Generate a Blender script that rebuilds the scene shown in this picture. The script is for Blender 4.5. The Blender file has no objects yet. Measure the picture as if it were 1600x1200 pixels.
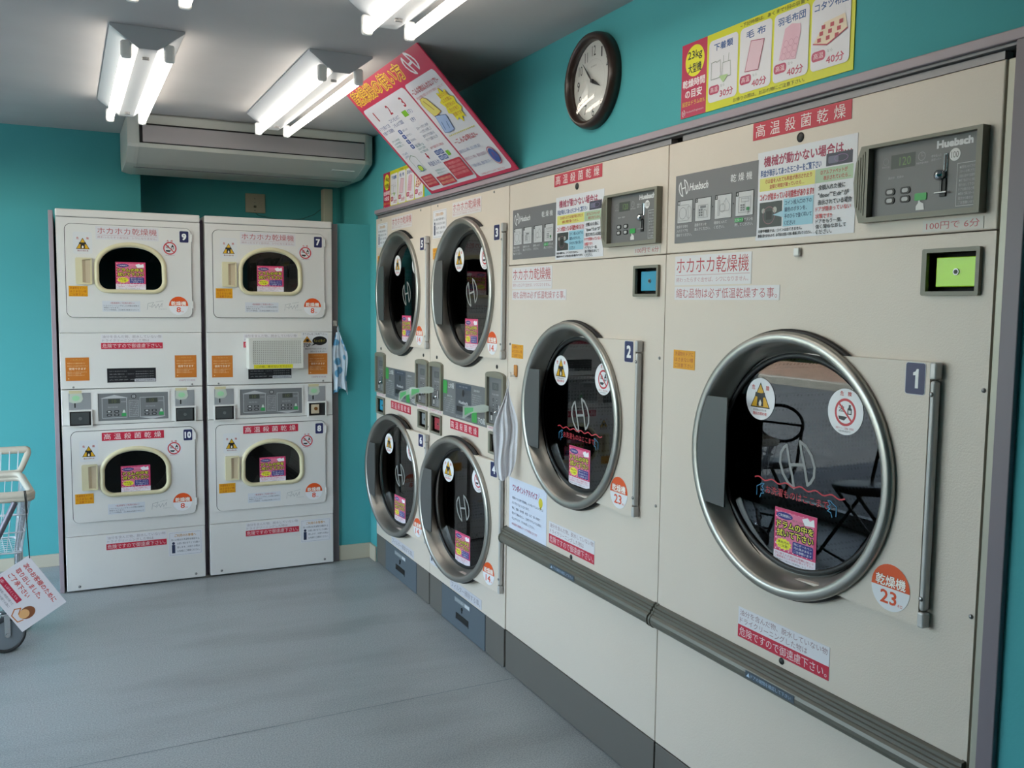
import bpy, bmesh, math, random
from mathutils import Matrix, Vector
from mathutils.geometry import tessellate_polygon
random.seed(7)
PI = math.pi
sc = bpy.context.scene
COL = sc.collection

# ------------------------------------------------------------------ camera, world, sun, exposure
cam_d = bpy.data.cameras.new('camera')
cam = bpy.data.objects.new('camera', cam_d)
COL.objects.link(cam)
sc.camera = cam
cam_d.sensor_fit = 'HORIZONTAL'
cam_d.sensor_width = 36.0
cam_d.lens = 1432.27 / 1600 * 36.0
cam_d.clip_start = 0.05
cam_d.clip_end = 200
_r = Vector((0.89963906, -0.43649329, 0.01109805))
_u = Vector((0.02816473, 0.08337604, 0.99612006))
_f = Vector((0.43572503, 0.89583595, -0.08730206))
M4 = Matrix(((_r.x, _u.x, -_f.x, -1.5324), (_r.y, _u.y, -_f.y, -2.1618), (_r.z, _u.z, -_f.z, 1.4512), (0, 0, 0, 1)))
cam.matrix_world = M4

W = bpy.data.worlds.new('world')
sc.world = W
W.use_nodes = True
nt = W.node_tree
nt.nodes.clear()
_o = nt.nodes.new('ShaderNodeOutputWorld')
_b = nt.nodes.new('ShaderNodeBackground')
_s = nt.nodes.new('ShaderNodeTexSky')
_s.sky_type = 'NISHITA'
_s.sun_disc = False
_s.sun_elevation = math.radians(48)
_s.sun_rotation = math.radians(200)
_b.inputs['Strength'].default_value = 1.5
_h = nt.nodes.new('ShaderNodeHueSaturation')
_h.inputs['Saturation'].default_value = 0.62
nt.links.new(_s.outputs[0], _h.inputs['Color'])
nt.links.new(_h.outputs[0], _b.inputs[0])
nt.links.new(_b.outputs[0], _o.inputs[0])

sun_d = bpy.data.lights.new('sun', 'SUN')
sun_d.energy = 20.0
sun_d.angle = math.radians(0.6)
sun_d.color = (1.0, 0.95, 0.86)
sun = bpy.data.objects.new('sun', sun_d)
COL.objects.link(sun)
# the sun stands behind the shop (towards +X), so it lights the street but not the room
sun.rotation_euler = Vector((-0.62, 0.25, -0.95)).to_track_quat('-Z', 'Y').to_euler()

TUBE_STRENGTH = 6.8
vs = sc.view_settings
sc.display_settings.display_device = 'sRGB'
vs.view_transform = 'Standard'
vs.look = 'None'
vs.exposure = 0.3
vs.gamma = 1.0
vs.use_curve_mapping = False
try:
    sc.cycles.use_denoising = True
    sc.cycles.max_bounces = 8
    sc.cycles.sample_clamp_indirect = 6
    sc.cycles.caustics_reflective = False
    sc.cycles.caustics_refractive = False
except Exception:
    pass

# ------------------------------------------------------------------ materials
def lin(h):
    if not isinstance(h, str):
        return tuple(h)
    h = h.lstrip('#')
    o = []
    for i in (0, 2, 4):
        c = int(h[i:i + 2], 16) / 255
        o.append(c / 12.92 if c <= 0.04045 else ((c + 0.055) / 1.055) ** 2.4)
    return tuple(o)

MATS = {}
def mat(name, col, rough=0.5, metal=0.0, spec=0.5, noise=0.0, nscale=8.0, bump=0.0, bscale=60.0, emit=None, estr=0.0, alpha=1.0, coat=0.0):
    if name in MATS:
        return MATS[name]
    m = bpy.data.materials.new(name)
    m.use_nodes = True
    n = m.node_tree
    b = n.nodes['Principled BSDF']
    c = lin(col)
    b.inputs['Base Color'].default_value = (*c, 1)
    b.inputs['Roughness'].default_value = rough
    b.inputs['Metallic'].default_value = metal
    b.inputs['Specular IOR Level'].default_value = spec
    b.inputs['Coat Weight'].default_value = coat
    b.inputs['Coat Roughness'].default_value = 0.08
    if alpha < 1:
        b.inputs['Alpha'].default_value = alpha
    if emit:
        b.inputs['Emission Color'].default_value = (*lin(emit), 1)
        b.inputs['Emission Strength'].default_value = estr
    if noise > 0 or bump > 0:
        tc = n.nodes.new('ShaderNodeTexCoord')
    if noise > 0:
        t = n.nodes.new('ShaderNodeTexNoise')
        t.inputs['Scale'].default_value = nscale
        t.inputs['Detail'].default_value = 6
        r = n.nodes.new('ShaderNodeValToRGB')
        r.color_ramp.elements[0].position = 0.3
        r.color_ramp.elements[1].position = 0.7
        r.color_ramp.elements[0].color = (*[x * (1 - noise) for x in c], 1)
        r.color_ramp.elements[1].color = (*[min(1, x * (1 + noise)) for x in c], 1)
        n.links.new(tc.outputs['Object'], t.inputs['Vector'])
        n.links.new(t.outputs['Fac'], r.inputs[0])
        n.links.new(r.outputs[0], b.inputs['Base Color'])
    if bump > 0:
        t2 = n.nodes.new('ShaderNodeTexNoise')
        t2.inputs['Scale'].default_value = bscale
        t2.inputs['Detail'].default_value = 3
        bp = n.nodes.new('ShaderNodeBump')
        bp.inputs['Strength'].default_value = bump
        bp.inputs['Distance'].default_value = 0.002
        n.links.new(tc.outputs['Object'], t2.inputs['Vector'])
        n.links.new(t2.outputs['Fac'], bp.inputs['Height'])
        n.links.new(bp.outputs[0], b.inputs['Normal'])
    MATS[name] = m
    return m

def ink(h):
    return mat('print_' + h.lstrip('#'), h, rough=0.38, spec=0.4)

M_IVORY = mat('ivory_enamel', '#d6cabd', rough=0.38, spec=0.5, bump=0.25, bscale=260, noise=0.015, nscale=3)
M_WHITE = mat('white_enamel', '#dad8d6', rough=0.33, spec=0.5, bump=0.1, bscale=200, noise=0.012, nscale=3)
M_TEAL = mat('teal_wall_paint', '#50a5aa', rough=0.75, spec=0.2, noise=0.03, nscale=2.0, bump=0.2, bscale=120)
M_CEIL = mat('ceiling_paint', '#bcbaba', rough=0.85, spec=0.15, noise=0.04, nscale=3.0)
M_TRIM = mat('mauve_grey_trim', '#9c8f98', rough=0.4, spec=0.5)
M_TRIMD = mat('grey_filler_metal', '#87868a', rough=0.45, metal=0.2)
M_BASE = mat('beige_vinyl', '#b9b3a2', rough=0.5)
M_TAUPE = mat('taupe_plastic', '#605e55', rough=0.3)
M_OLIVE = mat('olive_grey_bezel', '#7c7a6c', rough=0.45)
M_KICK = mat('dark_taupe_metal', '#625f5a', rough=0.5)
M_SLATE = mat('slate_blue_metal', '#566069', rough=0.45)
M_PANEL = mat('grey_overlay', '#77777a', rough=0.4)
M_BLACK = mat('black_rubber', '#101011', rough=0.5)
M_DARK = mat('dark_gap', '#1c1c1e', rough=0.8)
M_HANDLE = mat('handle_grey_plastic', '#4e5050', rough=0.38)
M_CREAM = mat('cream_plastic', '#d6cdaa', rough=0.35)
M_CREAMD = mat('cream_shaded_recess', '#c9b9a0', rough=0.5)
M_HINGE = mat('satin_hinge_metal', '#bab9b8', rough=0.4, metal=0.25)
M_CHROME = mat('chrome', '#d8dadd', rough=0.12, metal=1.0)
M_SCREW = mat('screw_steel', '#8e8e8e', rough=0.35, metal=0.9)
M_DRUM0 = mat('drum_back_steel', '#4b4d50', rough=0.4, metal=0.8)
M_AC = mat('air_conditioner_plastic', '#bdbfb8', rough=0.45)
M_ACG = mat('air_flap_plastic', '#a09c9e', rough=0.4)
M_LAMP = mat('lamp_housing_white', '#b9bec4', rough=0.3)
M_LAMPH = mat('lampholder_white', '#eeeeec', rough=0.4)
M_TUBE = mat('glowing_tube', '#ffffff', emit='#fff4e4', estr=TUBE_STRENGTH)
M_TOWEL = mat('white_terry', '#e4e3e8', rough=0.95, spec=0.1, bump=0.8, bscale=220, noise=0.03, nscale=30)
M_CLOCKRIM = mat('dark_brown_wood', '#33231d', rough=0.3, noise=0.15, nscale=20)
M_WIRE = mat('white_coated_wire', '#d9dbe4', rough=0.35)
M_CARTP = mat('cart_cream_plastic', '#c6beb0', rough=0.42)

def m_steel():
    m = mat('brushed_ring_steel', '#a5a39d', rough=0.34, metal=0.85)
    n = m.node_tree
    b = n.nodes['Principled BSDF']
    tc = n.nodes.new('ShaderNodeTexCoord')
    mp = n.nodes.new('ShaderNodeMapping')
    mp.inputs['Scale'].default_value = (2, 140, 2)
    t = n.nodes.new('ShaderNodeTexNoise')
    t.inputs['Scale'].default_value = 6
    t.inputs['Detail'].default_value = 4
    mr = n.nodes.new('ShaderNodeMapRange')
    mr.inputs['To Min'].default_value = 0.26
    mr.inputs['To Max'].default_value = 0.44
    n.links.new(tc.outputs['Object'], mp.inputs[0])
    n.links.new(mp.outputs[0], t.inputs['Vector'])
    n.links.new(t.outputs['Fac'], mr.inputs['Value'])
    n.links.new(mr.outputs[0], b.inputs['Roughness'])
    return m
M_STEEL = m_steel()

def m_glass(name, ior, tint, tr=0.5):
    m = bpy.data.materials.new(name)
    m.use_nodes = True
    n = m.node_tree
    n.nodes.clear()
    o = n.nodes.new('ShaderNodeOutputMaterial')
    mx = n.nodes.new('ShaderNodeMixShader')
    t = n.nodes.new('ShaderNodeBsdfTransparent')
    g = n.nodes.new('ShaderNodeBsdfGlossy')
    f = n.nodes.new('ShaderNodeFresnel')
    f.inputs['IOR'].default_value = ior
    g.inputs['Roughness'].default_value = 0.0
    t.inputs['Color'].default_value = (*tint, 1)
    # only the entering face of the thin pane mirrors; the far face just lets light out
    ge = n.nodes.new('ShaderNodeNewGeometry')
    inv = n.nodes.new('ShaderNodeMath'); inv.operation = 'SUBTRACT'; inv.inputs[0].default_value = 1.0
    mu = n.nodes.new('ShaderNodeMath'); mu.operation = 'MULTIPLY'
    n.links.new(ge.outputs['Backfacing'], inv.inputs[1])
    n.links.new(f.outputs[0], mu.inputs[0]); n.links.new(inv.outputs[0], mu.inputs[1])
    n.links.new(mu.outputs[0], mx.inputs[0])
    n.links.new(t.outputs[0], mx.inputs[1])
    n.links.new(g.outputs[0], mx.inputs[2])
    n.links.new(mx.outputs[0], o.inputs[0])
    MATS[name] = m
    return m
M_DGLASS = m_glass('smoked_door_glass', 1.62, (0.55, 0.56, 0.58))
M_WGLASS = m_glass('clear_window_glass', 1.45, (0.93, 0.97, 0.96))
M_CGLASS = m_glass('clock_glass', 1.6, (0.97, 0.97, 0.97))

def m_drum():
    m = mat('perforated_drum_steel', '#55585a', rough=0.35, metal=0.85)
    n = m.node_tree
    b = n.nodes['Principled BSDF']
    tc = n.nodes.new('ShaderNodeTexCoord')
    v = n.nodes.new('ShaderNodeTexVoronoi')
    v.inputs['Scale'].default_value = 75
    v.inputs['Randomness'].default_value = 0.15
    r = n.nodes.new('ShaderNodeValToRGB')
    r.color_ramp.elements[0].position = 0.30
    r.color_ramp.elements[0].color = (0.01, 0.01, 0.01, 1)
    r.color_ramp.elements[1].position = 0.36
    r.color_ramp.elements[1].color = (0.16, 0.165, 0.17, 1)
    n.links.new(tc.outputs['Object'], v.inputs['Vector'])
    n.links.new(v.outputs['Distance'], r.inputs[0])
    n.links.new(r.outputs[0], b.inputs['Base Color'])
    return m
M_DRUM = m_drum()

def m_floor():
    m = mat('speckled_grey_vinyl', '#9aa5a8', rough=0.36, spec=0.5)
    n = m.node_tree
    b = n.nodes['Principled BSDF']
    tc = n.nodes.new('ShaderNodeTexCoord')
    t = n.nodes.new('ShaderNodeTexNoise'); t.inputs['Scale'].default_value = 190; t.inputs['Detail'].default_value = 2
    t2 = n.nodes.new('ShaderNodeTexNoise'); t2.inputs['Scale'].default_value = 1.6; t2.inputs['Detail'].default_value = 5
    mp = n.nodes.new('ShaderNodeMapping'); mp.inputs['Scale'].default_value = (0.7, 2.4, 1); mp.inputs['Rotation'].default_value = (0, 0, 0.5)
    r = n.nodes.new('ShaderNodeValToRGB')
    r.color_ramp.elements[0].position = 0.38; r.color_ramp.elements[0].color = (*lin('#8e9496'), 1)
    r.color_ramp.elements[1].position = 0.62; r.color_ramp.elements[1].color = (*lin('#abb0b1'), 1)
    r2 = n.nodes.new('ShaderNodeValToRGB')
    r2.color_ramp.elements[0].position = 0.33; r2.color_ramp.elements[0].color = (0.72, 0.71, 0.70, 1)
    r2.color_ramp.elements[1].position = 0.52; r2.color_ramp.elements[1].color = (1, 1, 1, 1)
    mx = n.nodes.new('ShaderNodeMix'); mx.data_type = 'RGBA'; mx.blend_type = 'MULTIPLY'; mx.inputs[0].default_value = 0.75
    n.links.new(tc.outputs['Object'], t.inputs['Vector'])
    n.links.new(tc.outputs['Object'], mp.inputs[0])
    n.links.new(mp.outputs[0], t2.inputs['Vector'])
    n.links.new(t.outputs['Fac'], r.inputs[0]); n.links.new(t2.outputs['Fac'], r2.inputs[0])
    n.links.new(r.outputs[0], mx.inputs[6]); n.links.new(r2.outputs[0], mx.inputs[7])
    n.links.new(mx.outputs[2], b.inputs['Base Color'])
    mr = n.nodes.new('ShaderNodeMapRange'); mr.inputs['To Min'].default_value = 0.30; mr.inputs['To Max'].default_value = 0.5
    n.links.new(t2.outputs['Fac'], mr.inputs['Value']); n.links.new(mr.outputs[0], b.inputs['Roughness'])
    return m
M_FLOOR = m_floor()

# ------------------------------------------------------------------ mesh builder
class MB:
    def __init__(s):
        s.v = []; s.f = []; s.mi = []; s.sm = []; s.mats = []
    def m(s, mt):
        if mt not in s.mats:
            s.mats.append(mt)
        return s.mats.index(mt)
    def add(s, vs_, fs, mt, smooth=False):
        o = len(s.v)
        k = s.m(mt)
        s.v += [tuple(x) for x in vs_]
        for f in fs:
            s.f.append([i + o for i in f]); s.mi.append(k); s.sm.append(smooth)
        return s
    def box(s, x0, y0, z0, x1, y1, z1, mt):
        v = [(x0, y0, z0), (x1, y0, z0), (x1, y1, z0), (x0, y1, z0), (x0, y0, z1), (x1, y0, z1), (x1, y1, z1), (x0, y1, z1)]
        return s.add(v, [(0, 3, 2, 1), (4, 5, 6, 7), (0, 1, 5, 4), (1, 2, 6, 5), (2, 3, 7, 6), (3, 0, 4, 7)], mt)
    def rbox(s, x0, y0, z0, x1, y1, z1, mt, b=0.003, seg=2):
        bm = bmesh.new()
        bmesh.ops.create_cube(bm, size=1)
        for v in bm.verts:
            v.co = ((x0 + x1) / 2 + v.co.x * (x1 - x0), (y0 + y1) / 2 + v.co.y * (y1 - y0), (z0 + z1) / 2 + v.co.z * (z1 - z0))
        bmesh.ops.bevel(bm, geom=bm.edges[:], offset=b, segments=seg, profile=0.5, affect='EDGES')
        bm.verts.index_update()
        s.add([v.co[:] for v in bm.verts], [[v.index for v in f.verts] for f in bm.faces], mt)
        bm.free()
        return s
    def plate(s, poly, y0, y1, mt, holes=(), smooth=False):
        """poly/holes: lists of (x,z), CCW; front face at y0 (towards -y), back at y1."""
        loops = [list(poly)] + [list(h) for h in holes]
        flat = [p for l in loops for p in l]
        n = len(flat)
        tris = tessellate_polygon([[Vector((p[0], p[1], 0)) for p in l] for l in loops])
        v = [(p[0], y0, p[1]) for p in flat] + [(p[0], y1, p[1]) for p in flat]
        f = []
        for t in tris:
            a, b, c = [flat[i] for i in t]
            cr = (b[0] - a[0]) * (c[1] - a[1]) - (b[1] - a[1]) * (c[0] - a[0])
            t = list(t) if cr > 0 else list(t)[::-1]
            f.append(t); f.append([i + n for i in t[::-1]])
        s.add(v, f, mt)
        o = 0
        for li, l in enumerate(loops):
            k = len(l)
            area = sum(l[i][0] * l[(i + 1) % k][1] - l[(i + 1) % k][0] * l[i][1] for i in range(k))
            ccw = area > 0
            q = []
            for i in range(k):
                a = o + i; b = o + (i + 1) % k
                if (li == 0) == ccw:
                    q.append((b, a, a + n, b + n))
                else:
                    q.append((a, b, b + n, a + n))
            o += k
            off = len(s.v) - 2 * n
            kk = s.m(mt)
            for g in q:
                s.f.append([i + off for i in g]); s.mi.append(kk); s.sm.append(smooth)
        return s
    def lathe(s, prof, cx, cz, mt, seg=64, closed=True, smooth=True):
        """profile (r,y) swept about the y axis through (cx,cz)."""
        v = []; f = []
        n = len(prof)
        for k in range(seg):
            a = 2 * PI * k / seg
            for r, y in prof:
                v.append((cx + r * math.cos(a), y, cz + r * math.sin(a)))
        for k in range(seg):
            k2 = (k + 1) % seg
            for i in range(n if closed else n - 1):
                j = (i + 1) % n
                f.append((k * n + i, k2 * n + i, k2 * n + j, k * n + j))
        return s.add(v, f, mt, smooth)
    def disc(s, cx, cz, r, y, mt, seg=32):
        v = [(cx + r * math.cos(2 * PI * k / seg), y, cz + r * math.sin(2 * PI * k / seg)) for k in range(seg)]
        return s.add(v, [list(range(seg))], mt)
    def cyl(s, cx, cz, r, y0, y1, mt, seg=24):
        v = [(cx + r * math.cos(2 * PI * k / seg), y0, cz + r * math.sin(2 * PI * k / seg)) for k in range(seg)]
        v += [(p[0], y1, p[2]) for p in v]
        s.add(v, [list(range(seg)), list(range(2 * seg - 1, seg - 1, -1))], mt)
        return s.add(v, [((k + 1) % seg, k, k + seg, (k + 1) % seg + seg) for k in range(seg)], mt, True)
    def dome(s, cx, cz, r, y0, h, mt, seg=16):
        """small rounded screw head bulging towards -y"""
        prof = [(r, y0), (r * 0.92, y0 - h * 0.5), (r * 0.6, y0 - h * 0.9), (0.0001, y0 - h)]
        return s.lathe(prof, cx, cz, mt, seg, closed=False)
    def tube(s, pts, r, mt, seg=8, closed=False, cap=True):
        pts = [Vector(p) for p in pts]
        n = len(pts)
        rings = []
        prev = None
        for i, p in enumerate(pts):
            a = pts[i - 1] if (i > 0 or closed) else p
            b = pts[(i + 1) % n] if (i < n - 1 or closed) else p
            t = (b - a).normalized()
            if prev is None:
                ref = Vector((0, 0, 1)) if abs(t.z) < 0.9 else Vector((1, 0, 0))
                n1 = t.cross(ref).normalized()
            else:
                n1 = (prev - t * prev.dot(t)).normalized()
            prev = n1
            n2 = t.cross(n1)
            rr = r[i] if isinstance(r, (list, tuple)) else r
            rings.append([(p + (n1 * math.cos(2 * PI * k / seg) + n2 * math.sin(2 * PI * k / seg)) * rr)[:] for k in range(seg)])
        v = [q for g in rings for q in g]
        f = []
        for i in range(n if closed else n - 1):
            j = (i + 1) % n
            for k in range(seg):
                k2 = (k + 1) % seg
                f.append((i * seg + k, j * seg + k, j * seg + k2, i * seg + k2))
        s.add(v, f, mt, True)
        if cap and not closed:
            s.add(v[:seg], [list(range(seg))], mt)
            s.add(v[-seg:], [list(range(seg - 1, -1, -1))], mt)
        return s
    def extr_x(s, prof, x0, x1, mt):
        """profile of (y,z) extruded along x."""
        n = len(prof)
        v = [(x0, p[0], p[1]) for p in prof] + [(x1, p[0], p[1]) for p in prof]
        f = [list(range(n))[::-1], list(range(n, 2 * n))]
        f += [(i, (i + 1) % n, (i + 1) % n + n, i + n) for i in range(n)]
        return s.add(v, f, mt)
    def mesh(s, name):
        me = bpy.data.meshes.new(name)
        me.from_pydata(s.v, [], s.f)
        for mt in s.mats:
            me.materials.append(mt)
        me.polygons.foreach_set('material_index', s.mi)
        me.polygons.foreach_set('use_smooth', s.sm)
        me.update()
        return me

def rrect(x0, z0, x1, z1, r, seg=5):
    o = []
    for cx, cz, a0 in ((x1 - r, z0 + r, -PI / 2), (x1 - r, z1 - r, 0), (x0 + r, z1 - r, PI / 2), (x0 + r, z0 + r, PI)):
        for k in range(seg + 1):
            a = a0 + PI / 2 * k / seg
            o.append((cx + r * math.cos(a), cz + r * math.sin(a)))
    return o

def rect(x0, z0, x1, z1):
    return [(x0, z0), (x1, z0), (x1, z1), (x0, z1)]

def circ(cx, cz, r, seg=48, rz=None):
    rz = rz or r
    return [(cx + r * math.cos(2 * PI * k / seg), cz + rz * math.sin(2 * PI * k / seg)) for k in range(seg)]

def link(name, me, parent=None, loc=(0, 0, 0), rot=(0, 0, 0)):
    o = bpy.data.objects.new(name, me)
    COL.objects.link(o)
    o.location = loc
    o.rotation_euler = rot
    if parent is not None:
        o.parent = parent
    return o

def part(name, mb, parent, loc=(0, 0, 0), rot=(0, 0, 0), label=None):
    me = mb.mesh(name) if isinstance(mb, MB) else mb
    o = link(name, me, parent, loc, rot)
    if label:
        o['label'] = label
    return o

def thing(name, label, cat, loc=(0, 0, 0), rotz=0.0, group=None, mb=None):
    o = link(name, mb.mesh(name) if mb else None, None, loc, (0, 0, rotz))
    o['label'] = label
    o['category'] = cat
    if group:
        o['group'] = group
    return o

def struct(name, mb, parent=None):
    o = link(name, mb.mesh(name), parent)
    if parent is None:
        o['kind'] = 'structure'
    return o

# ------------------------------------------------------------------ flat print (stickers, posters) as layered geometry
GL = {}
def glyphs(txt, bold):
    key = (txt, bold)
    if key in GL:
        return GL[key]
    cu = bpy.data.curves.new('lettering', 'FONT')
    cu.body = txt
    cu.resolution_u = 2
    cu.offset = bold
    cu.align_x = 'LEFT'
    ob = bpy.data.objects.new('lettering', cu)
    me = bpy.data.meshes.new_from_object(ob)
    v = [(p.co.x, p.co.y) for p in me.vertices]
    f = [list(p.vertices) for p in me.polygons]
    bpy.data.objects.remove(ob)
    bpy.data.meshes.remove(me)
    bpy.data.curves.remove(cu)
    if not v:
        v = [(0, 0)]
    x0 = min(p[0] for p in v); x1 = max(p[0] for p in v); y0 = min(p[1] for p in v); y1 = max(p[1] for p in v)
    sx = max(x1 - x0, 1e-6); sy = max(y1 - y0, 1e-6)
    g = ([((p[0] - x0) / sx, (p[1] - y0) / sy) for p in v], f)
    GL[key] = g
    return g

class Decal(MB):
    """drawn in metres, origin lower left; lies in the xz plane and faces -y"""
    def __init__(s, w, h, paper='#e6e6ea', r=0.0, thick=0.0008):
        super().__init__()
        s.w = w; s.h = h; s.y = -thick
        if paper:
            pl = rrect(0, 0, w, h, r) if r > 0 else rect(0, 0, w, h)
            s.plate(pl, -thick, 0, ink(paper))
    def lay(s, d=0.00004):
        s.y -= d
        return s
    def flat(s, pts, c):
        k = len(pts)
        area = sum(pts[i][0] * pts[(i + 1) % k][1] - pts[(i + 1) % k][0] * pts[i][1] for i in range(k))
        if area < 0:
            pts = pts[::-1]
        mt = ink(c) if isinstance(c, str) else c
        return s.add([(p[0], s.y, p[1]) for p in pts], [list(range(k))], mt)
    def R(s, x0, z0, x1, z1, c, r=0.0):
        s.lay()
        return s.flat(rrect(x0, z0, x1, z1, r) if r > 0 else rect(x0, z0, x1, z1), c)
    def C(s, cx, cz, r, c, rz=None, seg=28):
        s.lay()
        return s.flat(circ(cx, cz, r, seg, rz), c)
    def G(s, pts, c):
        s.lay()
        return s.flat(pts, c)
    def L(s, pts, w, c, closed=False):
        """stroke"""
        s.lay()
        mt = ink(c) if isinstance(c, str) else c
        n = len(pts)
        for i in range(n if closed else n - 1):
            a = Vector(pts[i]); b = Vector(pts[(i + 1) % n])
            d = b - a
            if d.length < 1e-9:
                continue
            d.normalize()
            nn = Vector((-d.y, d.x)) * w / 2
            e = d * w * 0.3
            q = [a - nn - e, b - nn + e, b + nn + e, a + nn - e]
            s.add([(p[0], s.y, p[1]) for p in q], [(0, 1, 2, 3)], mt)
            s.y -= 0.000002
        return s
    def ring(s, cx, cz, ro, ri, c, seg=32, roz=None, riz=None):
        s.lay()
        v = circ(cx, cz, ro, seg, roz) + circ(cx, cz, ri, seg, riz)
        mt = ink(c)
        return s.add([(p[0], s.y, p[1]) for p in v], [(k, (k + 1) % seg, (k + 1) % seg + seg, k + seg) for k in range(seg)], mt)
    def T(s, txt, x0, z0, x1, z1, c, bold=0.0, skew=0.0):
        s.lay()
        heavy = bold > 0.012
        v, f = glyphs(txt, 0.0)
        mt = ink(c)
        h = z1 - z0
        q = bold * h * 0.75 if heavy else 0.0
        for dx, dz in (((q, q), (q, -q), (-q, q), (-q, -q), (0, 0)) if heavy else ((0, 0),)):
            s.y -= 0.000003
            s.add([(x0 + q + dx + p[0] * (x1 - x0 - 2 * q) + skew * p[1] * h, s.y, z0 + q + dz + p[1] * (h - 2 * q)) for p in v], f, mt)
        return s
    def TO(s, txt, x0, z0, x1, z1, c, oc, bold=0.02, ow=0.045):
        """outlined text"""
        e = (z1 - z0) * (bold * 0.75 + ow)
        s.lay()
        v, f = glyphs(txt, 0.0)
        mt = ink(oc)
        h = z1 - z0
        for k in range(8):
            dx, dz = e * math.cos(k * PI / 4), e * math.sin(k * PI / 4)
            s.y -= 0.000003
            s.add([(x0 + dx + p[0] * (x1 - x0), s.y, z0 + dz + p[1] * h) for p in v], f, mt)
        return s.T(txt, x0, z0, x1, z1, c, bold)
    def emblem(s, cx, cz, w, h, c, t):
        """two open crescents joined by a crossbar"""
        def q(pts):
            return [(cx + p[0] * w / 2, cz + p[1] * h / 2) for p in pts]
        left = [(-0.12, -1.0), (-0.45, -0.86), (-0.78, -0.5), (-0.97, -0.05), (-0.95, 0.35), (-0.78, 0.62), (-0.62, 0.74), (-0.55, 0.5), (-0.42, 0.0), (-0.25, -0.5), (-0.12, -1.0)]
        s.L(q(left), t, c)
        s.L(q([(-p[0], -p[1]) for p in left]), t, c)
        return s.L(q([(-0.42, -0.06), (0.42, 0.06)]), t, c)

DEC = {}
def decal(name):
    def wrap(fn):
        DEC[name] = [fn, None]
        return fn
    return wrap
def stick(key, parent, x, z, y=0.0, name=None, dx=0.0, w=None, h=None, label=None):
    """place sticker `key`, lower left corner at (x,z) of the parent's face"""
    d = DEC[key]
    if d[1] is None:
        r = d[0]()
        nm = name or key
        d[1] = r.mesh(nm)
    return part(name or key, d[1], parent, (x, y, z), label=label)

PKBG = '#d95f8c'
# big drum sticker on the door glass
def drum_sticker(w, h):
    d = Decal(w, h, '#e9e4ee')
    d.R(0.0, h * 0.2, w, h, '#cf3f6e')
    d.lay()
    for i in range(9):
        for j in range(8):
            if i in (0, 8) or j in (0, 7):
                d.flat(rect(w * (0.03 + i * 0.107), h * (0.22 + j * 0.1), w * (0.06 + i * 0.107), h * (0.245 + j * 0.1)), '#efc4d4')
    d.R(w * 0.06, h * 0.24, w * 0.94, h * 0.94, '#dd7799')
    d.C(w * 0.24, h * 0.87, w * 0.2, '#33307c', rz=h * 0.065)
    d.T('ご利用前に', w * 0.08, h * 0.845, w * 0.40, h * 0.895, '#f2f2f6', 0.01)
    d.G([(w * 0.72, h * 0.80), (w * 0.95, h * 0.82), (w * 0.93, h * 0.95), (w * 0.84, h * 0.9), (w * 0.78, h * 0.95), (w * 0.66, h * 0.9)], '#eeeef2')
    d.T('汚れているかも', w * 0.42, h * 0.80, w * 0.72, h * 0.85, '#5b6b39', 0.01)
    d.TO('ドラムの中を', w * 0.07, h * 0.645, w * 0.93, h * 0.775, '#f0e850', '#000000', 0.02, 0.17)
    d.TO('拭いて下さい', w * 0.07, h * 0.485, w * 0.93, h * 0.615, '#f0e850', '#000000', 0.02, 0.17)
    st = []
    for k in range(24):
        rr = 1.0 if k % 2 else 0.8
        st.append((w * 0.24 + rr * w * 0.2 * math.cos(k * PI / 12), h * 0.345 + rr * h * 0.11 * math.sin(k * PI / 12)))
    d.G(st, '#ece63a')
    d.T('黒色汚れ', w * 0.10, h * 0.35, w * 0.38, h * 0.40, '#222222', 0.015)
    d.T('に注意!', w * 0.12, h * 0.285, w * 0.36, h * 0.335, '#222222', 0.015)
    d.R(w * 0.46, h * 0.235, w * 0.94, h * 0.45, '#34317f', h * 0.03)
    d.T('特にボールペン', w * 0.49, h * 0.385, w * 0.91, h * 0.43, '#e8e8f4')
    d.T('汚れ等があると', w * 0.49, h * 0.32, w * 0.91, h * 0.365, '#e8e8f4')
    d.T('ご注意願います', w * 0.49, h * 0.255, w * 0.91, h * 0.30, '#e8e8f4')
    d.T('次に使う人の為にも綺麗に拭いて', w * 0.03, h * 0.135, w * 0.97, h * 0.18, '#c14a6c')
    d.T('ご使用後もこの状態を保って下さい', w * 0.03, h * 0.08, w * 0.97, h * 0.125, '#c14a6c')
    d.T('お客様のご協力に感謝致します', w * 0.03, h * 0.03, w * 0.8, h * 0.06, '#777777')
    return d
@decal('drum_sticker')
def _(): return drum_sticker(0.141, 0.133)
@decal('small_drum_sticker')
def _(): return drum_sticker(0.137, 0.134)

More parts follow.
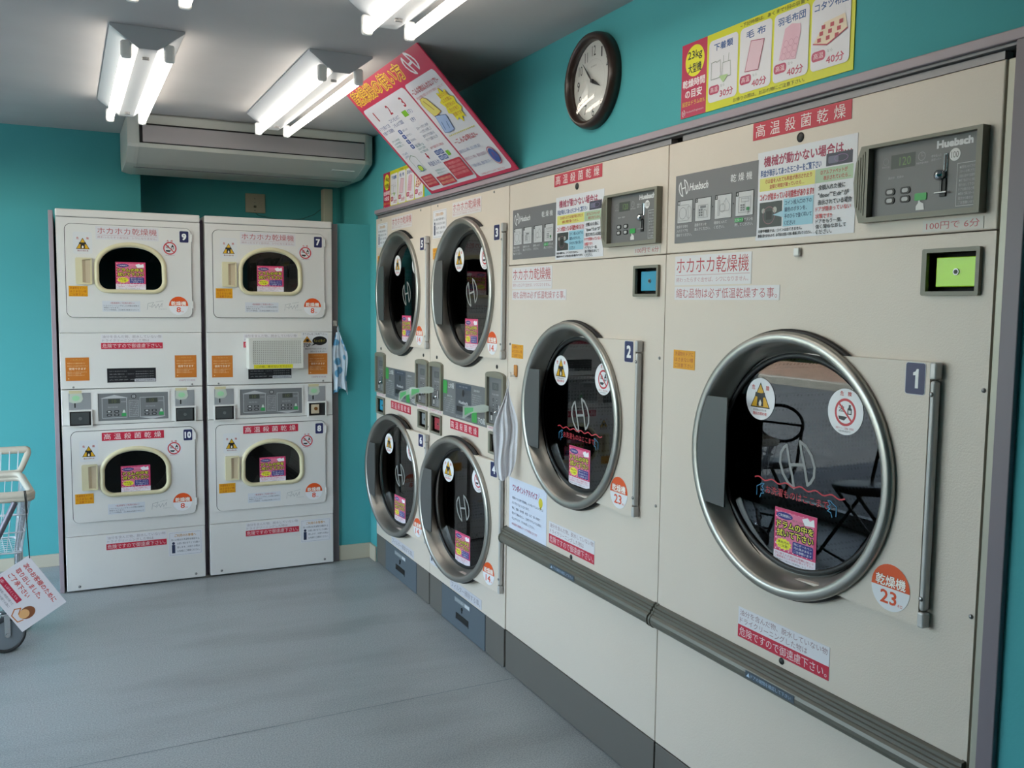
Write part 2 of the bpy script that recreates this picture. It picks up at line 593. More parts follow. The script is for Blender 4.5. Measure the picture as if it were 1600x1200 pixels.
def warn_round(r, paper=True):
    d = Decal(2 * r, 2 * r, None)
    c = r
    if paper:
        d.plate(circ(c, c, r), -0.0008, 0, ink('#ebebee'))
        d.y = -0.0008
    return d
def flame_art(d, c, s):
    d.G([(c - 0.68 * s, c - 0.42 * s), (c + 0.68 * s, c - 0.42 * s), (c, c + 0.8 * s)], '#222222')
    d.G([(c - 0.60 * s, c - 0.37 * s), (c + 0.60 * s, c - 0.37 * s), (c, c + 0.70 * s)], '#dba824')
    # shirt with a flame in it
    d.G([(c - 0.24 * s, c - 0.35 * s), (c + 0.22 * s, c - 0.35 * s), (c + 0.20 * s, c + 0.08 * s), (c + 0.36 * s, c + 0.10 * s), (c + 0.30 * s, c + 0.32 * s),
         (c + 0.08 * s, c + 0.28 * s), (c - 0.08 * s, c + 0.28 * s), (c - 0.34 * s, c + 0.32 * s), (c - 0.38 * s, c + 0.12 * s), (c - 0.20 * s, c + 0.08 * s)], '#24211f')
    d.G([(c - 0.08 * s, c - 0.33 * s), (c + 0.06 * s, c - 0.33 * s), (c + 0.09 * s, c - 0.18 * s), (c + 0.0 * s, c - 0.02 * s), (c - 0.10 * s, c - 0.18 * s)], '#e8e4da')
@decal('fire_warning_sticker')
def _():
    r = 0.0525
    d = warn_round(r)
    flame_art(d, r, r)
    d.T('危', r * 0.40, r * 1.42, r * 0.62, r * 1.66, '#c5403e', 0.02)
    d.T('険', r * 1.38, r * 1.42, r * 1.60, r * 1.66, '#c5403e', 0.02)
    d.T('自然発火の恐れ有', r * 0.55, r * 0.42, r * 1.45, r * 0.52, '#444444')
    d.T('発火の恐れ有', r * 0.52, r * 0.22, r * 1.48, r * 0.38, '#c5403e', 0.02)
    return d
def oil_art(d, c, s):
    d.ring(c, c - 0.02 * s, 0.60 * s, 0.49 * s, '#c43a44')
    d.T('油', c - 0.38 * s, c - 0.02 * s, c - 0.08 * s, c + 0.28 * s, '#26262a', 0.02)
    d.G([(c + 0.12 * s, c - 0.1 * s), (c + 0.36 * s, c - 0.1 * s), (c + 0.36 * s, c + 0.14 * s), (c + 0.30 * s, c + 0.2 * s), (c + 0.30 * s, c + 0.32 * s), (c + 0.18 * s, c + 0.32 * s), (c + 0.18 * s, c + 0.2 * s), (c + 0.12 * s, c + 0.14 * s)], '#26262a')
    d.G([(c + 0.17 * s, c - 0.06 * s), (c + 0.31 * s, c - 0.06 * s), (c + 0.31 * s, c + 0.08 * s), (c + 0.17 * s, c + 0.08 * s)], '#dddddd')
    d.G([(c - 0.34 * s, c - 0.34 * s), (c - 0.05 * s, c - 0.38 * s), (c + 0.12 * s, c - 0.22 * s), (c - 0.05 * s, c - 0.2 * s), (c - 0.38 * s, c - 0.2 * s)], '#26262a')
    d.L([(c - 0.38 * s, c + 0.36 * s), (c + 0.38 * s, c - 0.40 * s)], 0.09 * s, '#c43a44')
@decal('oil_ban_sticker')
def _():
    r = 0.052
    d = warn_round(r)
    oil_art(d, r, r)
    d.T('危', r * 0.68, r * 1.68, r * 0.88, r * 1.88, '#c5403e', 0.02)
    d.T('険', r * 1.12, r * 1.68, r * 1.32, r * 1.88, '#c5403e', 0.02)
    d.T('美容オイル・工業油・食用油', r * 0.50, r * 0.24, r * 1.50, r * 0.34, '#b04048', 0.01)
    d.T('付着衣類は乾燥不可', r * 0.66, r * 0.12, r * 1.34, r * 0.20, '#555555')
    return d
@decal('fire_warning_label')
def _():
    r = 0.042
    d = Decal(2 * r, 2 * r * 1.25, None)
    d.plate(rrect(0, 0, 2 * r, 2.5 * r, 0.01), -0.0004, 0, ink('#d6d7da')); d.y = -0.0004
    flame_art(d, r, r * 1.05)
    for m_ in (0,):
        d.T('危', r * 0.35, r * 1.65, r * 0.60, r * 1.92, '#b5413e', 0.02)
        d.T('険', r * 1.40, r * 1.65, r * 1.65, r * 1.92, '#b5413e', 0.02)
    d.T('発火の恐れ有', r * 0.42, r * 0.28, r * 1.58, r * 0.45, '#8e4a4a', 0.02)
    return d
@decal('oil_ban_label')
def _():
    r = 0.042
    d = Decal(2 * r, 2 * r * 1.1, None)
    d.plate(circ(r, r, r), -0.0004, 0, ink('#d6d7da')); d.y = -0.0004
    oil_art(d, r, r * 1.25)
    d.T('危', r * 0.66, r * 1.74, r * 0.90, r * 1.94, '#c5403e', 0.02)
    d.T('険', r * 1.10, r * 1.74, r * 1.34, r * 1.94, '#c5403e', 0.02)
    d.T('油付着衣類は不可', r * 0.5, r * 0.1, r * 1.5, r * 0.22, '#a05058')
    return d

def kilo(num, r):
    d = Decal(2 * r, 2 * r, None)
    d.plate(circ(r, r, r), -0.0008, 0, ink('#e4e4e8')); d.y = -0.0008
    top = [(r + r * math.cos(PI * k / 16), r + r * math.sin(PI * k / 16)) for k in range(17)]
    d.G([(2 * r, r * 0.98)] + top + [(0, r * 0.98)], '#e0561f')
    d.TO('乾燥機', r * 0.22, r * 1.02, r * 1.78, r * 1.50, '#f6f3ea', '#b8431a', 0.02)
    x1 = 1.35 if len(num) > 1 else 1.22
    x0 = 0.5 if len(num) > 1 else 0.78
    d.T(num, r * x0, r * 0.28, r * x1, r * 0.86, '#d8512a', 0.03)
    d.T('キロ', r * (x1 + 0.06), r * 0.28, r * (x1 + 0.3), r * 0.42, '#d8512a', 0.02)
    return d
@decal('kilo_sticker_23')
def _(): return kilo('23', 0.049)
@decal('kilo_sticker_14')
def _(): return kilo('14', 0.046)
@decal('kilo_sticker_8')
def _(): return kilo('8', 0.046)

def numplate(n, w, h):
    d = Decal(w, h, None)
    d.plate(rrect(-0.0012, -0.0012, w + 0.0012, h + 0.0012, 0.006), -0.0006, 0, ink('#c9c9cf')); d.y = -0.0006
    d.R(0, 0, w, h, '#262a58', 0.005)
    if len(n) == 1:
        a, b = (0.38, 0.62) if n == '1' else (0.24, 0.76)
    else:
        a, b = 0.12, 0.88
    if n == '1':
        d.G([(w * 0.50, h * 0.19), (w * 0.66, h * 0.19), (w * 0.66, h * 0.81), (w * 0.56, h * 0.81), (w * 0.50, h * 0.73), (w * 0.38, h * 0.69), (w * 0.38, h * 0.60), (w * 0.50, h * 0.61)], '#e9e9ea')
    else:
        d.T(n, w * a, h * 0.2, w * b, h * 0.8, '#e9e9ea', 0.06)
    return d
for _n in '12':
    DEC['num' + _n] = [lambda n=_n: numplate(n, 0.046, 0.062), None]
for _n in '3456':
    DEC['num' + _n] = [lambda n=_n: numplate(n, 0.05, 0.058), None]
for _n in ('7', '8', '9', '10'):
    DEC['num' + _n] = [lambda n=_n: numplate(n, 0.042, 0.056), None]

@decal('title_sticker')
def _():
    d = Decal(0.318, 0.08, '#d9d6d8')
    d.T('ホカホカ乾燥機', 0.008, 0.032, 0.308, 0.075, '#b0353e')
    d.L([(0.006, 0.027), (0.312, 0.027)], 0.0008, '#b0353e')
    d.T('終わったらすぐ出せば、シワになりません。', 0.008, 0.008, 0.308, 0.021, '#b98084')
    return d
@decal('title_sticker_narrow')
def _():
    d = Decal(0.31, 0.062, '#d9d6d8')
    d.T('ホカホカ乾燥機', 0.008, 0.022, 0.302, 0.058, '#b0353e')
    d.L([(0.006, 0.019), (0.304, 0.019)], 0.0008, '#b0353e')
    d.T('終わったらすぐ出せば、シワになりません。', 0.008, 0.005, 0.302, 0.015, '#b98084')
    return d
@decal('title_sticker_stack')
def _():
    d = Decal(0.285, 0.064, '#d3d2d8')
    d.T('ホカホカ乾燥機', 0.008, 0.026, 0.277, 0.058, '#b25058')
    d.L([(0.006, 0.021), (0.279, 0.021)], 0.0008, '#b25058')
    d.T('終わったらすぐ出せば、シワになりません。', 0.008, 0.006, 0.277, 0.016, '#b08088')
    return d
@decal('low_heat_sticker')
def _():
    d = Decal(0.42, 0.036, '#d9d6d8')
    d.T('縮む品物は必ず低温乾燥する事。', 0.008, 0.005, 0.412, 0.031, '#b0555c')
    return d
def red_banner(w, h, gap=0.2):
    d = Decal(w, h, '#bf2741')
    s = '高温殺菌乾燥'
    for i, ch in enumerate(s):
        x = w * (0.03 + i * 0.162)
        d.T(ch, x, h * 0.14, x + min(w * 0.115, h * 0.8), h * 0.86, '#e6dcdc', 0.0)
    return d
@decal('steriliser_banner')
def _(): return red_banner(0.315, 0.042)
@decal('steriliser_banner_mid')
def _(): return red_banner(0.31, 0.041)
@decal('steriliser_banner_small')
def _(): return red_banner(0.288, 0.04)
def hazard(w, h, c='#8f6f76'):
    d = Decal(w, h, '#d9d7dc')
    d.T('油分を含んだ物、脱水していない物', w * 0.02, h * 0.74, w * 0.98, h * 0.94, c)
    d.T('ドライクリーニングした物は', w * 0.02, h * 0.48, w * 0.78, h * 0.68, c)
    d.R(0, 0, w, h * 0.42, '#bf2741')
    d.T('危険ですので御遠慮下さい。', w * 0.02, h * 0.06, w * 0.98, h * 0.36, '#e2cfd2')
    return d
@decal('hazard_sticker')
def _(): return hazard(0.313, 0.078)
@decal('hazard_sticker_small')
def _(): return hazard(0.283, 0.072, '#9a9098')
@decal('price_sticker')
def _():
    d = Decal(0.134, 0.022, '#d2cbc4')
    d.T('100円で 6分', 0.008, 0.004, 0.126, 0.019, '#b0353e')
    return d
@decal('price_label')
def _():
    d = Decal(0.14, 0.018, '#e0d4d6')
    d.T('100円で6分', 0.004, 0.003, 0.136, 0.015, '#b0353e', 0.01)
    return d
@decal('finger_warning_sticker')
def _():
    d = Decal(0.097, 0.052, '#dd9c1c')
    for i, t in enumerate(('洗濯物をドアに', 'はさまない様', 'ご注意下さい')):
        d.T(t, 0.006, 0.036 - i * 0.016, 0.09, 0.048 - i * 0.016, '#a8431c', 0.01)
    return d
@decal('finger_warning_label')
def _():
    d = Decal(0.083, 0.05, '#dd9c1c')
    for i, t in enumerate(('洗濯物をドアに', 'はさまない様', 'ご注意下さい')):
        d.T(t, 0.005, 0.034 - i * 0.0155, 0.078, 0.046 - i * 0.0155, '#a8431c', 0.01)
    return d
@decal('notice_sticker')
def _():
    d = Decal(0.165, 0.125, '#dcdce2')
    d.L([(0.006, 0.005), (0.159, 0.005), (0.159, 0.12), (0.006, 0.12)], 0.0008, '#6d7080', True)
    d.T('ご利用のお客様へ', 0.03, 0.098, 0.135, 0.113, '#c08f50', 0.02)
    for i, t in enumerate(('洗いの際はお洗濯物を確認の上', 'お使い頂けますようお願い', '致します。お困りの際は', 'お気軽にご連絡ください。')):
        d.T(t, 0.012 if i < 1 else 0.042, 0.078 - i * 0.02, 0.152, 0.089 - i * 0.02, '#3c4254', 0.01)
    d.C(0.024, 0.066, 0.007, '#2a3350')
    d.R(0.016, 0.014, 0.032, 0.058, '#2a3350')
    return d

@decal('fault_notice')
def _():
    w, h = 0.315, 0.211
    d = Decal(w, h, '#dcdce2')
    d.T('機械が動かない場合は…', 0.022, 0.174, 0.300, 0.2, '#9c3352', 0.035)
    d.T('料金が表示してあったモニターをご覧下さい', 0.012, 0.151, 0.212, 0.168, '#3c5488', 0.035)
    d.R(0.226, 0.151, 0.303, 0.178, '#3b3b4c')
    d.R(0.232, 0.156, 0.262, 0.172, '#6b6a80', 0.004)
    d.ring(0.27, 0.165, 0.02, 0.0185, '#8e6a9a', roz=0.008, riz=0.007)
    d.R(0.010, 0.117, 0.194, 0.148, '#d8d478')
    d.T('①お金を入れても料金が表示されたり', 0.03, 0.134, 0.184, 0.145, '#a8452c', 0.028)
    d.T('金額と時間が違っていたら…', 0.045, 0.121, 0.16, 0.131, '#a8452c', 0.028)
    d.R(0.196, 0.117, 0.306, 0.148, '#a9c0a2')
    d.T('②アルファベットが', 0.21, 0.134, 0.29, 0.144, '#a8453c', 0.028)
    d.T('表示されていたら…', 0.22, 0.121, 0.30, 0.131, '#a8453c', 0.028)
    d.T('コインが詰まっている可能性があります!!', 0.012, 0.094, 0.192, 0.111, '#bb3d48', 0.028)
    d.R(0.012, 0.03, 0.09, 0.09, '#3a3f3e')
    d.C(0.026, 0.07, 0.006, '#9b9b95'); d.C(0.066, 0.07, 0.007, '#a9a9a2')
    d.R(0.036, 0.048, 0.056, 0.068, '#171817')
    d.ring(0.046, 0.058, 0.021, 0.0195, '#8a5a62')
    d.G([(0.06, 0.058), (0.095, 0.066), (0.095, 0.05)], '#9fc6d8')
    d.R(0.095, 0.028, 0.192, 0.092, '#93c3d5')
    for i, t in enumerate(('コイン投入口の下の', '銀色のボタンを、', '手のひらで強く叩いて', 'ください!')):
        d.T(t, 0.1, 0.077 - i * 0.0155, 0.1 + (0.087, 0.072, 0.088, 0.036)[i], 0.088 - i * 0.0155, '#2e4c6c', 0.028)
    d.T('両替や精算では、コインは出てきません。', 0.01, 0.017, 0.16, 0.025, '#222228', 0.028)
    d.T('機械は直せませんので、必ず他のお使いの無い機械に叩いてください。', 0.01, 0.006, 0.19, 0.014, '#222228', 0.028)
    d.L([(0.196, 0.004), (0.196, 0.148)], 0.0006, '#b4b4bc')
    for i, t in enumerate(('全額入れた後に', '"door""E:dr"が', '表示されている場合')):
        d.T(t, 0.206, 0.1 - i * 0.0165, 0.206 + (0.08, 0.09, 0.1)[i], 0.112 - i * 0.0165, '#22222c', 0.022)
    for i, t in enumerate(('ドアが閉まっていない', '状態です!!')):
        d.T(t, 0.2, 0.053 - i * 0.0155, 0.2 + (0.104, 0.05)[i], 0.064 - i * 0.0155, '#c03a40', 0.022)
    for i, t in enumerate(('ドアをもう一度、', '強く閉めなおして', 'ください。')):
        d.T(t, 0.202, 0.0265 - i * 0.0118, 0.202 + (0.078, 0.09, 0.05)[i], 0.0365 - i * 0.0118, '#22222c', 0.022)
    return d

@decal('instruction_panel')
def _():
    w, h = 0.337, 0.184
    d = Decal(w, h, '#747376', thick=0.0015)
    d.emblem(0.036, 0.148, 0.042, 0.044, '#dedee0', 0.0032)
    d.T('Huebsch', 0.062, 0.138, 0.142, 0.158, '#e4e4e6', 0.022, skew=0.2)
    for i, ch in enumerate('乾燥機'):
        d.T(ch, 0.234 + i * 0.03, 0.141, 0.256 + i * 0.03, 0.161, '#e4e4e6', 0.01)
    xs = (0.012, 0.092, 0.175, 0.258)
    for i, x in enumerate(xs):
        d.R(x - 0.001, 0.053, x + 0.067, 0.115, '#2b2b2d')
        d.R(x, 0.054, x + 0.065, 0.113, '#c6c6c8')
        d.R(x, 0.103, x + 0.01, 0.114, '#2b2b2d')
        d.T(str(i + 1), x + 0.003, 0.105, x + 0.007, 0.112, '#e8e8e8')
        if i < 3:
            d.C(x + 0.0735, 0.087, 0.0022, '#2b2b2d')
    g = '#77787c'
    d.L([(0.018, 0.06), (0.062, 0.06), (0.062, 0.102), (0.018, 0.102)], 0.0009, g, True)
    d.ring(0.036, 0.08, 0.016, 0.0148, g); d.ring(0.064, 0.081, 0.011, 0.01, g, roz=0.017, riz=0.016)
    d.L([(0.105, 0.062), (0.146, 0.062), (0.146, 0.095), (0.105, 0.095)], 0.0009, g, True)
    for k in range(6):
        d.R(0.108 + (k % 2) * 0.009, 0.066 + (k // 2) * 0.007, 0.115 + (k % 2) * 0.009, 0.071 + (k // 2) * 0.007, g)
    d.L([(0.128, 0.064), (0.13, 0.082), (0.14, 0.08), (0.142, 0.066)], 0.0012, g)
    d.R(0.114, 0.087, 0.138, 0.093, g)
    d.L([(0.188, 0.062), (0.188, 0.1), (0.194, 0.1), (0.194, 0.062)], 0.0009, g, True)
    d.ring(0.206, 0.08, 0.011, 0.01, g)
    d.L([(0.2, 0.072), (0.232, 0.072), (0.236, 0.085), (0.22, 0.104), (0.206, 0.086)], 0.0009, g)
    d.L([(0.27, 0.062), (0.315, 0.062), (0.315, 0.1), (0.27, 0.1)], 0.0009, g, True)
    d.L([(0.279, 0.088), (0.308, 0.088), (0.308, 0.096), (0.279, 0.096)], 0.0009, g, True)
    for k in range(6):
        d.R(0.277 + (k % 2) * 0.009, 0.066 + (k // 2) * 0.006, 0.284 + (k % 2) * 0.009, 0.070 + (k // 2) * 0.006, g)
    d.R(0.3, 0.066, 0.311, 0.074, '#2f7a48')
    d.L([(0.304, 0.056), (0.306, 0.066), (0.31, 0.058)], 0.001, g)
    tt = (('乾燥する物を', '入れてドアを', '閉めてください。'), ('温度ボタンを', '選んでください。'), ('硬貨を入れて', 'ください。'), ('スタートボタンを', '押してください。'))
    for i, x in enumerate(xs):
        for j, t in enumerate(tt[i]):
            z = 0.04 - j * 0.0115
            if i == 3 and j == 0:
                d.R(x - 0.001, z - 0.001, x + 0.032, z + 0.009, '#2f9a50')
            d.T(t, x, z, x + 0.0085 * len(t), z + 0.008, '#d8d8da', 0.0)
    return d

@decal('advice_sheet')
def _():
    w, h = 0.308, 0.205
    d = Decal(w, h, '#d3d9ea')
    d.TO('ワンポイントアドバイス', 0.03, 0.158, 0.235, 0.182, '#c9455f', '#404a7c', 0.0)
    d.C(0.262, 0.152, 0.016, '#d9c93a', rz=0.018); d.R(0.256, 0.128, 0.268, 0.138, '#b7a93a')
    d.L([(0.24, 0.178), (0.246, 0.168)], 0.002, '#6a4aa0'); d.L([(0.248, 0.186), (0.252, 0.174)], 0.002, '#6a4aa0')
    for i, t in enumerate(('衣類をできる限り乾燥後、いい匂いでふんわり仕上', 'げにできるようになります。', '特に、衣類・毛布類・布団・など・短い時間で', '乾かすと傷みません。ご自宅で干すよりも清潔に', '仕上がります。ぜひお試しください。')):
        d.T(t, 0.026, 0.124 - i * 0.02, 0.026 + 0.0112 * len(t), 0.134 - i * 0.02, '#38405c', 0.01)
    d.T('※詰め過ぎは乾燥ムラ・シワの原因になります', 0.026, 0.022, 0.24, 0.032, '#b0475c', 0.01)
    return d

@decal('drum_fill_line')
def _():
    w, h = 0.297, 0.075
    d = Decal(w, h, None); d.y = -0.0003
    c = '#b8333f'
    d.L([(w * k / 40, 0.062 + 0.0035 * math.sin(k * 0.95)) for k in range(41)], 0.0035, c)
    d.T('お洗濯ものはここまで', 0.04, 0.028, 0.25, 0.048, c, 0.01)
    for x, sg in ((0.02, 1), (0.262, -1)):
        b = '#3f7ea6'
        d.L([(x - 0.012 * sg, 0.018), (x - 0.012 * sg, 0.04), (x, 0.046), (x + 0.006 * sg, 0.05), (x + 0.014 * sg, 0.05), (x + 0.006 * sg, 0.042),
             (x + 0.014 * sg, 0.036), (x + 0.006 * sg, 0.033), (x + 0.014 * sg, 0.026), (x + 0.004 * sg, 0.024), (x, 0.014)], 0.0022, b)
    return d

@decal('emblem_etching')
def _():
    d = Decal(0.118, 0.114, None); d.y = -0.0003
    d.emblem(0.059, 0.057, 0.118, 0.114, '#8e8f8e', 0.0075)
    return d

# coin panel overlay (main dryers)
@decal('coin_overlay')
def _():
    w, h = 0.252, 0.141
    d = Decal(w, h, '#6d6c6d', thick=0.0015)
    d.T('Huebsch', 0.154, 0.120, 0.234, 0.135, '#d6d6d8', 0.1)
    d.R(0.045, 0.094, 0.105, 0.122, '#3f4640')
    d.T('120', 0.066, 0.099, 0.094, 0.116, '#6c8a50')
    d.ring(0.12, 0.111, 0.0085, 0.0075, '#a5a5a5'); d.L([(0.12, 0.117), (0.12, 0.111), (0.124, 0.111)], 0.0008, '#a5a5a5')
    d.ring(0.032, 0.111, 0.007, 0.0062, '#909090')
    d.T('料金不足の表示', 0.108, 0.096, 0.136, 0.1, '#bdbdbd')
    d.T('使用可能', 0.022, 0.098, 0.042, 0.102, '#a0a0a0')
    d.T('硬貨投入口', 0.143, 0.105, 0.165, 0.11, '#bdbdbd'); d.T('返却レバー', 0.143, 0.098, 0.165, 0.103, '#bdbdbd')
    d.C(0.196, 0.104, 0.0120, '#dedede'); d.T('100', 0.188, 0.098, 0.204, 0.110, '#2a2a2a', 0.01)
    d.T('選択中', 0.04, 0.074, 0.056, 0.079, '#bdbdbd'); d.T('乾燥中', 0.062, 0.074, 0.078, 0.079, '#bdbdbd')
    d.L([(0.203, 0.006), (0.203, 0.086), (0.25, 0.086)], 0.0012, '#c9c9c9'); d.L([(0.203, 0.006), (0.25, 0.006)], 0.0012, '#c9c9c9')
    for k in range(9):
        d.T(('●硬貨を入れて下さい。', 'スタートを押して下さい', '温度は途中で変更可能', '●終了後はすぐに衣類を', '取り出して下さい。', 'ドアを開けると停止', '●閉めて再スタートで', '続きから動きます。', 'ご注意願います。')[k], 0.208, 0.0755 - k * 0.0083, 0.246, 0.081 - k * 0.0083, '#bdbdbd')
    d.G([(0.112, 0.006), (0.132, 0.006), (0.13, 0.018), (0.122, 0.022), (0.12, 0.034), (0.117, 0.034), (0.117, 0.02), (0.112, 0.014)], '#dadada')
    return d

# posters
def time_poster(kg, times):
    w, h = 0.613, 0.195
    d = Decal(w, h, '#d2d421', thick=0.002)
    d.R(0, 0, 0.109, h, '#b92550')
    d.C(0.057, 0.145, 0.041, '#e2df25')
    d.T(kg, 0.026, 0.145, 0.088, 0.172, '#26261c', 0.02)
    d.T('大型機' if kg[0] == '2' else '中型機', 0.028, 0.114, 0.086, 0.139, '#26261c', 0.02)
    d.T('乾燥時間', 0.006, 0.078, 0.103, 0.1, '#ece2e6', 0.03)
    d.T('の目安', 0.018, 0.050, 0.091, 0.073, '#ece2e6', 0.03)
    d.T('設定はドラムの½', 0.006, 0.030, 0.103, 0.043, '#e9d54a', 0.01)
    d.emblem(0.013, 0.013, 0.014, 0.018, '#e8dde2', 0.0013)
    d.T('HuebschOriginators', 0.024, 0.010, 0.1, 0.017, '#dcc0cc', 0.01)
    d.T('~下記時間は、あくまで1回の容量です~', 0.24, 0.181, 0.50, 0.191, '#3a3a22', 0.01)
    d.T('お帰りの際は、お忘れ物にご注意下さい。', 0.22, 0.005, 0.47, 0.015, '#3a3a22', 0.01)
    names = ('下着類', '毛 布', '羽毛布団', 'コタツ布団')
    for i in range(4):
        x = 0.118 + i * 0.123
        d.R(x, 0.02, x + 0.115, 0.177, '#dadae0', 0.012)
        nw = (0.075, 0.07, 0.09, 0.1)[i]
        d.T(names[i], x + 0.0575 - nw / 2, 0.148, x + 0.0575 + nw / 2, 0.167, '#2f5590', 0.03)
        d.R(x + 0.003, 0.04, x + 0.045, 0.062, '#b13a5e', 0.009)
        d.T('高温', x + 0.009, 0.045, x + 0.039, 0.058, '#e8cfd8', 0.01)
        d.T('なら', x + 0.05, 0.053, x + 0.066, 0.06, '#8a8a8e')
        d.T(times[i] + '分', x + 0.048, 0.027, x + 0.1, 0.047, '#b02f55', 0.02)
    x = 0.118
    g = '#4b6a50'
    d.L([(x + 0.012, 0.078), (x + 0.012, 0.12), (x + 0.03, 0.122), (x + 0.034, 0.118), (x + 0.048, 0.122), (x + 0.05, 0.078)], 0.001, g, True)
    d.L([(x + 0.06, 0.13), (x + 0.062, 0.112), (x + 0.08, 0.112), (x + 0.082, 0.132)], 0.001, g)
    d.L([(x + 0.055, 0.075), (x + 0.058, 0.112), (x + 0.088, 0.112), (x + 0.09, 0.075)], 0.001, g, True)
    d.G([(x + 0.045, 0.082), (x + 0.08, 0.08), (x + 0.072, 0.07), (x + 0.062, 0.062), (x + 0.052, 0.072)], '#a9c890')
    x += 0.123
    d.G([(x + 0.022, 0.07), (x + 0.07, 0.066), (x + 0.09, 0.134), (x + 0.042, 0.14)], '#d9b9c6')
    d.L([(x + 0.022, 0.07), (x + 0.07, 0.066), (x + 0.09, 0.134), (x + 0.042, 0.14)], 0.0018, '#a23a58', True)
    x += 0.123
    d.G([(x + 0.02, 0.07), (x + 0.075, 0.062), (x + 0.09, 0.12), (x + 0.088, 0.138), (x + 0.06, 0.145), (x + 0.038, 0.138)], '#d9aebf')
    for a in range(3):
        for b in range(3):
            d.ring(x + 0.034 + a * 0.017 + b * 0.004, 0.075 + b * 0.014, 0.008, 0.0072, '#b98096', seg=10)
    x += 0.123
    d.G([(x + 0.008, 0.08), (x + 0.05, 0.07), (x + 0.108, 0.092), (x + 0.1, 0.125), (x + 0.04, 0.12)], '#dfcdb4')
    for k in range(9):
        d.R(x + 0.02 + (k % 3) * 0.026 + (k // 3) * 0.006, 0.08 + (k // 3) * 0.013, x + 0.031 + (k % 3) * 0.026 + (k // 3) * 0.006, 0.089 + (k // 3) * 0.013, '#a8243c')
    d.L([(x + 0.008, 0.08), (x + 0.05, 0.07), (x + 0.108, 0.092)], 0.003, '#b0344c')
    return d
@decal('poster23')
def _(): return time_poster('23kg', ('30', '40', '40', '40'))
@decal('poster14')
def _(): return time_poster('14kg', ('20', '30', '40', '40'))

